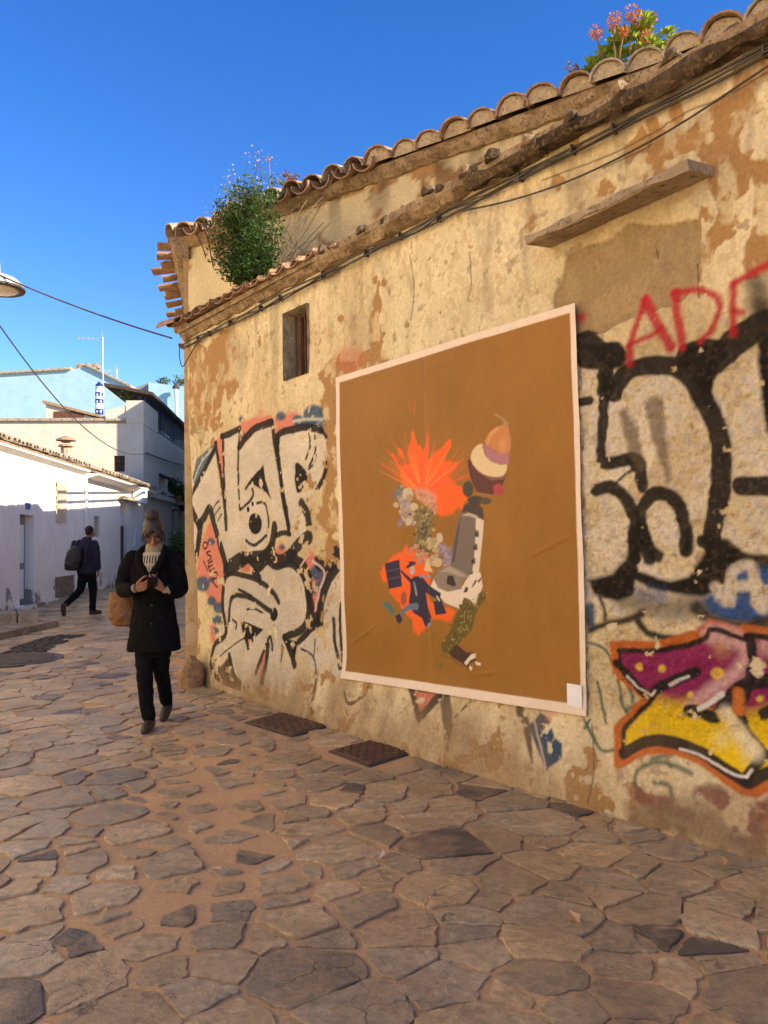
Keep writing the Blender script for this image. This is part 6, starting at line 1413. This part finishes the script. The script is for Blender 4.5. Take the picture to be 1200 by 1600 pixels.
pr = rotz(.35) @ rotx(math.radians(-38)); b = MB(); c0 = WP_ + np.array([.085, -.315, 1.165]); b.box(c0, pr @ np.array([.037, 0, 0]), pr @ np.array([0, .074, 0]), pr @ np.array([0, 0, .004])); b.build('case', mat('phone_case', (0.012, 0.012, 0.014), rough=.35, bstr=0), ph_)
b = MB(); b.box(c0 + pr @ np.array([0, 0, .0055]), pr @ np.array([.033, 0, 0]), pr @ np.array([0, .069, 0]), pr @ np.array([0, 0, .0008])); b.build('screen', M_GLASS, ph_)
# shoulder bag
bgx = empty('shoulder_bag', WP_ + np.array([-.27, .05, .80]), 'tan leather shoulder bag hanging behind the elbow of the black coated person', 'bag')
b = MB(); stack(b, [(-.225, .07, .800, .085, .050), (-.240, .07, .815, .120, .070), (-.262, .07, .88, .130, .080), (-.274, .07, .98, .118, .058), (-.272, .06, 1.06, .106, .028), (-.264, .06, 1.075, .100, .018)], 20)
body_obj('pouch', b, TAN, bgx, I3, tuple(WP_ - np.array(bgx.location)), .006, 2, (.022, .07))
b = MB(); limb(b, [(-.20, .03, 1.06), (-.165, -.02, 1.22), (-.120, -.02, 1.395), (-.115, .07, 1.41), (-.17, .11, 1.25), (-.25, .09, 1.06)], [.010] * 6, 6, 5); 
o = body_obj('strap', b, TAN, bgx, I3, tuple(WP_ - np.array(bgx.location)), .005, 1)

# ---- man with a rucksack, walking away
MP_ = ground_pt(133, 961); 
mo_ = empty('person', MP_, 'person in navy jacket and dark trousers walking away up the lane', 'person')
b = MB(); hy = np.array([.075, .05, 1.665])
ell(b, hy + (0, 0, .02), (.078, .098, .098)); ell(b, hy + (.03, .05, -.05), (.058, .06, .06)); ell(b, hy + (.055, .095, -.03), (.012, .02, .018)); 
for s_ in (-1, 1): ell(b, hy + np.array([s_ * .078, .0, -.01]), (.010, .020, .032))
limb(b, [hy - UP * .05, (.045, .03, 1.54), (.02, .02, 1.46)], [.058, .057, .065])
stack(b, [(.03, .03, .84, .15, .11), (.02, .02, 1.0, .155, .115), (0, 0, 1.2, .17, .12), (0, .0, 1.38, .19, .11), (.0, .01, 1.48, .15, .09)])
limb(b, [(.185, .02, 1.42), (.225, .02, 1.14), (.235, .07, .92)], [.055, .045, .032]); limb(b, [(-.195, .02, 1.42), (-.235, .08, 1.16), (-.20, .24, 1.0)], [.055, .045, .032])
hand(b, (.235, .075, .905), (.02, .10, -1), (-1, .2, 0), (0, 1, .1), 1.05, .7); hand(b, (-.195, .26, .99), (.1, .5, -.8), (1, 0, .1), (0, .8, .6), 1.05, .7)
limb(b, [(.105, .03, .84), (.130, .075, .50), (.137, .02, .09)], [.06, .045, .036]); limb(b, [(-.055, .03, .84), (-.085, .0, .54), (-.25, -.33, .25)], [.06, .045, .036])
body_obj('body', b, SKIN, mo_, I3, None, .0065, 3)
b = MB(); ell(b, hy + (-.004, -.018, .040), (.084, .098, .088)); ell(b, hy + (-.004, -.055, -.02), (.066, .05, .055)); body_obj('hair', b, HAIRM, mo_, I3, None, .008, 2, (.008, .03))
b = MB(); stack(b, [(.025, .03, .83, .190, .145), (.025, .03, .86, .192, .147), (.02, .02, 1.02, .188, .145), (0, .01, 1.20, .200, .145), (-.005, 0, 1.36, .215, .135), (-.0, .01, 1.45, .185, .115), (.025, .02, 1.52, .10, .085), (.035, .03, 1.56, .078, .078)], 24)
limb(b, [(.185, .01, 1.42), (.225, .01, 1.28), (.240, .02, 1.12), (.242, .065, .93)], [.078, .074, .066, .052]); limb(b, [(-.20, .01, 1.42), (-.245, .04, 1.28), (-.245, .09, 1.14), (-.205, .23, 1.02)], [.078, .074, .066, .052])
body_obj('jacket', b, NAVY, mo_, I3, None, .009, 3, (.025, .10))
b = MB(); stack(b, [(.025, .03, .76, .165, .12), (.025, .03, .90, .165, .125)]); limb(b, [(.105, .03, .84), (.130, .075, .50), (.138, .045, .30), (.138, .02, .10)], [.105, .080, .070, .064]); limb(b, [(-.055, .03, .84), (-.085, .0, .54), (-.155, -.16, .38), (-.245, -.32, .26)], [.105, .080, .070, .062])
body_obj('trousers', b, DENIM, mo_, I3, None, .009, 3, (.025, .07))
for (a_, heel, toe) in (((.137, .02, .10), (.130, -.015, .045), (.225, .19, .04)), ((-.25, -.335, .25), (-.275, -.395, .22), (-.275, -.36, .05))):
    b = MB(); a_, heel, toe = map(np.array, (a_, heel, toe)); limb(b, [a_, heel], [.05, .046], 12, 1); limb(b, [heel, heel * .5 + toe * .5, toe], [.046, .052, .040], 12, 4); body_obj('shoe', b, BOOT, mo_, I3, None, .008, 2)
bk = empty('rucksack', MP_ + np.array([-.13, -.16, .95]), 'black rucksack slung on the back of the person in navy', 'rucksack'); off_ = tuple(MP_ - np.array(bk.location))
b = MB(); stack(b, [(-.175, -.20, .90, .10, .06), (-.18, -.205, .93, .14, .10), (-.165, -.205, 1.08, .165, .115), (-.13, -.19, 1.25, .15, .10), (-.10, -.17, 1.36, .11, .07), (-.09, -.16, 1.39, .05, .03)], 20); body_obj('pack', b, PACK, bk, I3, off_, .009, 3, (.03, .10))
b = MB(); ell(b, (-.19, -.30, 1.02), (.10, .035, .085)); body_obj('pocket', b, PACK, bk, I3, off_, .008, 2)
for s_ in (-.13, .10):
    b = MB(); limb(b, [(s_ - .03, -.14, 1.02), (s_ - .02, -.15, 1.30), (s_ + .02, -.06, 1.49), (s_ + .02, .08, 1.46), (s_, .15, 1.30)], [.018] * 5, 8, 4); body_obj('strap', b, PACK, bk, I3, off_, .007, 1)
b = MB(); limb(b, [(-.27, -.27, 1.22), (-.285, -.30, 1.10), (-.27, -.30, .99)], [.005] * 3, 6, 4); body_obj('piping', b, mat('reflective_piping', (.5, .5, .52), rough=.4, bstr=0), bk, I3, off_, .003, 0)
# ------------------------------------------------------------------ iron covers, guard stone, wires, lamp, litter
M_COVER = mat('rusty_cast_iron', (0.16, 0.09, 0.055), (0.11, 0.066, 0.042), 12, .65, .5, 90, .004, metal=.15, c3=(0.22, 0.12, 0.07))
M_COVG = mat('grey_cast_iron', (0.10, 0.085, 0.08), (0.065, 0.055, 0.05), 12, .55, .5, 60, .004, metal=.3)
for q4, lab, n_ in ((cov1, 'rusty iron access cover set in the paving nearer the corner', 9), (cov2, 'rusty iron access cover under the left end of the poster', 9)):
    q4 = [np.array([*p, .004]) for p in q4]; c = sum(q4) / 4
    e = empty('access_cover', c, lab, 'access cover', 'iron access covers along the wall')
    b = MB(); b.hexa([c + (p - c) * 1.06 - UP * .05 for p in q4], [c + (p - c) * 1.06 + UP * .010 for p in q4]); b.build('rim', M_COVG, e)
    b = MB(); b.hexa([c + (p - c) * .97 - UP * .02 for p in q4], [c + (p - c) * .97 + UP * .016 for p in q4]); b.build('plate', M_COVER, e)
    b = MB()
    for i in range(n_):
        for j in range(n_):
            s0, t0 = (i + .5) / n_, (j + .5) / n_; p = (q4[0] * (1 - s0) + q4[1] * s0) * (1 - t0) + (q4[3] * (1 - s0) + q4[2] * s0) * t0; p = c + (p - c) * .93
            ex = (q4[1] - q4[0]) / n_ * (.36 if (i + j) % 2 else .12); ey = (q4[3] - q4[0]) / n_ * (.12 if (i + j) % 2 else .36); b.box(p + UP * .021, ex, ey, UP * .002)
    o = b.build('tread_pattern', M_COVER, e); o['kind'] = 'stuff'
# oval manhole cover and the strip of dark setts running up from it
oc = np.array([*oval_c, float(gz(oval_c[1]))]); e = empty('manhole_cover', oc, 'round grey manhole cover at the near end of the dark sett strip', 'manhole cover')
b = MB(); b.tube([oc - UP * .03, oc + UP * .018], [.60, .60], 28); b.build('rim', M_COVG, e); b = MB(); b.tube([oc, oc + UP * .026], [.52, .52], 28); b.build('plate', M_COVG, e)
b = MB()
for k in range(9): b.box(oc + np.array([0, (k - 4) * .105, .03]), ((.48 ** 2 - ((k - 4) * .105) ** 2) ** .5, 0, 0), (0, .022, 0), (0, 0, .005))
o = b.build('tread_pattern', M_COVG, e); o['kind'] = 'stuff'
ss_ = empty('sett_strip', np.array([*np.mean(strip_px, 0), 0]), 'strip of small dark setts across the paving on the left', 'sett strip'); b = MB(); SP = np.array(strip_px); lo, hi = SP.min(0), SP.max(0)
SETT = mat('dark_sett', (0.060, 0.050, 0.042), (0.035, 0.03, 0.026), 9, .7, .5, 40, .006)
gx_, gy_ = np.meshgrid(np.arange(lo[0], hi[0], .11), np.arange(lo[1], hi[1], .11)); ok = Paint.psdf(gx_.ravel(), gy_.ravel(), SP) < -.02
for x, y in zip(gx_.ravel()[ok], gy_.ravel()[ok]):
    if math.hypot(x - oc[0], y - oc[1]) < .64: continue
    z = float(gz(y)); h = .012 + .012 * rt.random(); x += rt.uniform(-.01, .01); y += rt.uniform(-.01, .01)
    b.hexa([np.array([x + a * .05, y + c * .05, z - .02]) for a, c in ((-1, -1), (1, -1), (1, 1), (-1, 1))], [np.array([x + a * .04, y + c * .04, z + h]) for a, c in ((-1, -1), (1, -1), (1, 1), (-1, 1))])
o = b.build('setts', SETT, ss_); o['kind'] = 'stuff'
b = MB(); zz = [float(gz(p[1])) + .002 for p in SP]; b.add([np.array([*p, z]) for p, z in zip(SP, zz)], [tuple(range(len(SP)))]); b.build('bedding', SETT, ss_)
# guard stone at the corner
def rock(name, c, r, mt, label, seed):
    bm = bmesh.new(); bmesh.ops.create_icosphere(bm, subdivisions=4, radius=1.0); r_ = np.random.RandomState(seed); 
    for v in bm.verts:
        p = np.array(v.co); d = .75 + .55 * fbm(np.array([p[0] * 1.3 + seed]), np.array([p[1] * 1.3 + p[2] * 1.7]), 3, 4)[0] + .12 * (fbm(np.array([p[0] * 5 + p[2] * 3]), np.array([p[1] * 5 - p[2] * 4]), 5, 3)[0] - .5)
        q = p * d * r; v.co = q
    me = bpy.data.meshes.new(name); bm.to_mesh(me); bm.free(); me.materials.append(mt); me.polygons.foreach_set('use_smooth', [True] * len(me.polygons))
    o = link(bpy.data.objects.new(name, me)); o.location = Vector(c); return tag(o, label, 'stone')
M_ROCK = mat('ochre_rock', (0.40, 0.25, 0.12), (0.26, 0.16, 0.08), 6, .95, .9, 22, .02, c3=(0.16, 0.11, 0.07))
gp = ground_pt(293, 1076); rock('guard_stone', gp + np.array([.02, .08, .10]), np.array([.125, .14, .20]), M_ROCK, 'rough ochre guard stone at the foot of the house corner', 3)
# wires
def wire(name, pts, r, label):
    b = MB(); b.tube(smooth_path(pts, 8), r, 5); o = b.build(name, M_CABLE); return tag(o, label, 'wire')
def sag(p, q, s, n=9): return [p * (1 - t) + q * t - UP * s * 4 * t * (1 - t) for t in np.linspace(0, 1, n)]
wire('overhead_wire', sag(at_depth(-160, 352, 9.0), wp(-.28, 3.74, .10), .10), .010, 'black wire from the upper left edge to the stucco house corner')
wq = left_sz(224, 708); wend = lp(wq[0], wq[1], .12)
wire('overhead_wire', sag(at_depth(-60, 420, 12.0), wend, .95, 13), .014, 'black wire dipping from the left edge to the beige house')
wq2 = left_sz(290, 721); wire('overhead_wire', sag(wend, lp(wq2[0] + 3, wq2[1], .12), .1), .03, 'wire running along the shaded beige house front')
wire('overhead_wire', sag(wp(6.25, 3.86, .12), wp(6.25, 3.86, .12) + np.array([1.8, -.6, 2.6]), .02), .006, 'thin wire rising from the ledge at the upper right corner')
# lamp on a bracket reaching in from the left row
lc = at_depth(-2, 452, 9.0); lm = empty('street_lamp', lc, 'round grey street lamp reaching in at the left edge', 'street lamp')
def dome(b, c, prof, n=28): b.loft([[c + np.array([r * math.cos(a), r * math.sin(a), z]) for a in np.linspace(0, 2 * math.pi, n + 1)[:-1]] for (r, z) in prof])
M_LAMP = mat('grey_lamp_metal', (0.42, 0.42, 0.42), rough=.45, bstr=0, metal=.3)
b = MB(); dome(b, lc, [(.27, .0), (.285, .02), (.27, .06), (.20, .13), (.12, .165), (.04, .18)]); b.build('shade', M_LAMP, lm, True)
b = MB(); dome(b, lc, [(.24, -.012), (.285, -.012), (.292, .0), (.292, .018), (.24, .018)]); b.build('rim', M_CABLE, lm, True)
b = MB(); dome(b, lc, [(.245, .0), (.20, -.02), (.10, -.035), (.02, -.04)]); b.build('lens', mat('frosted_glass', (0.55, 0.52, 0.45), rough=.35, bstr=0), lm, True)
b = MB(); b.tube([lc + UP * .16, lc + UP * .30, lc + np.array([-.4, 0, .42]), lc + np.array([-2.75, 0, .5])], .022, 8); b.build('bracket', M_LAMP, lm)
# a few dry leaves and scraps
LEAFLAB = ['dry leaf in the middle of the paving below the poster', 'pale dry leaf on the paving at lower right', 'long curled dry leaf on the sandy strip left of centre', 'dry leaf on a stone near the lower left', 'dry leaf on the paving at the far right edge', 'small dry leaf on the paving below the blue paint', 'small dry leaf on the sandy strip near the bottom', 'dry leaf at the left edge of the paving', 'pale scrap against the wall foot, right of its neighbour', 'pale scrap against the wall foot under the poster', 'tiny pale scrap on the paving left of centre']
LIT = mat('dry_leaf', (0.45, 0.26, 0.10), (0.55, 0.42, 0.28), 9, .8, 0)
for k, (px, py, s_, lab) in enumerate(((595, 1370 - 23, .05, 0), (897, 1447, .055, 0), (448, 1303, .07, 0), (160, 1438, .04, 0), (1130, 1358, .05, 0), (848, 1338, .035, 0), (338, 1370, .03, 0), (5, 1118, .06, 0), (772, 1218, .05, 0), (735, 1207, .05, 0), (627, 1288, .03, 0))):
    p = ground_pt(px, py) + UP * .034; a = rt.uniform(0, 6.28); d = np.array([math.cos(a), math.sin(a), 0]) * s_; n_ = np.array([-math.sin(a), math.cos(a), 0]) * s_ * .45
    b = MB(); b.add([p - d, p + n_ + UP * .008, p + d + UP * .004, p - n_ + UP * .006, p + UP * .0], [(0, 1, 4), (1, 2, 4), (2, 3, 4), (3, 0, 4)])
    o = b.build('dry_leaf', LIT); tag(o, LEAFLAB[k], 'leaf', 'dry leaves on the paving')
# ------------------------------------------------------------------ the rest of the lane, outside the picture: the row opposite, added for bounce light, and the row behind the stucco house
nb_ = empty('unseen_cream_house', lp(-18, 0), 'unseen tall cream house opposite the graffiti wall, added for warm bounce light', 'house')  # unseen; height and warm colour set to bounce sun onto the graffiti wall
M_CREAMF = mat('warm_cream_facade', (0.78, 0.66, 0.48), (0.70, 0.58, 0.42), 2.0, .9, .3, 25, .01)
b = MB(); b.prism([lp(-34, 0), lp(-5.6, 0), lp(-5.6, 0, -6), lp(-34, 0, -6)], UP * 8.6); b.build('wall', M_CREAMF, nb_)
b = MB(); b.prism([lp(-34, 8.6, .3), lp(-5.6, 8.6, .3), lp(-5.6, 8.6, -6), lp(-34, 8.6, -6)], UP * .12); b.build('eave', M_TILE, nb_)
rb = empty('row_house', sp(8, 0), 'low house adjoining the stucco house up the lane', 'house')
b = MB(); b.prism([sp(7.6, 0, 0), sp(18.2, 0, 0), sp(18.2, 0, -7), sp(7.6, 0, -6)], UP * 4.75); b.build('wall', M_WHITE, rb)
rc_ = empty('row_house', sp(19, 0), 'taller house on the right hand side further up the lane', 'house')
b = MB(); b.prism([sp(18.3, 0, 0), sp(34, 0, 0), sp(34, 0, -7), sp(18.3, 0, -6)], UP * 8.6); b.build('wall', M_WHITE, rc_)
b = MB()
for k in range(9): b.box(sp(8.6 + k * 1.1, 5.0, -.15), SIDE * .02, SO * .02, UP * .26)
for z_ in (5.02, 5.26): b.box(sp(13.0, z_, -.15), SIDE * 4.5, SO * .025, UP * .03)
b.build('terrace_railing', M_IRON, rb)
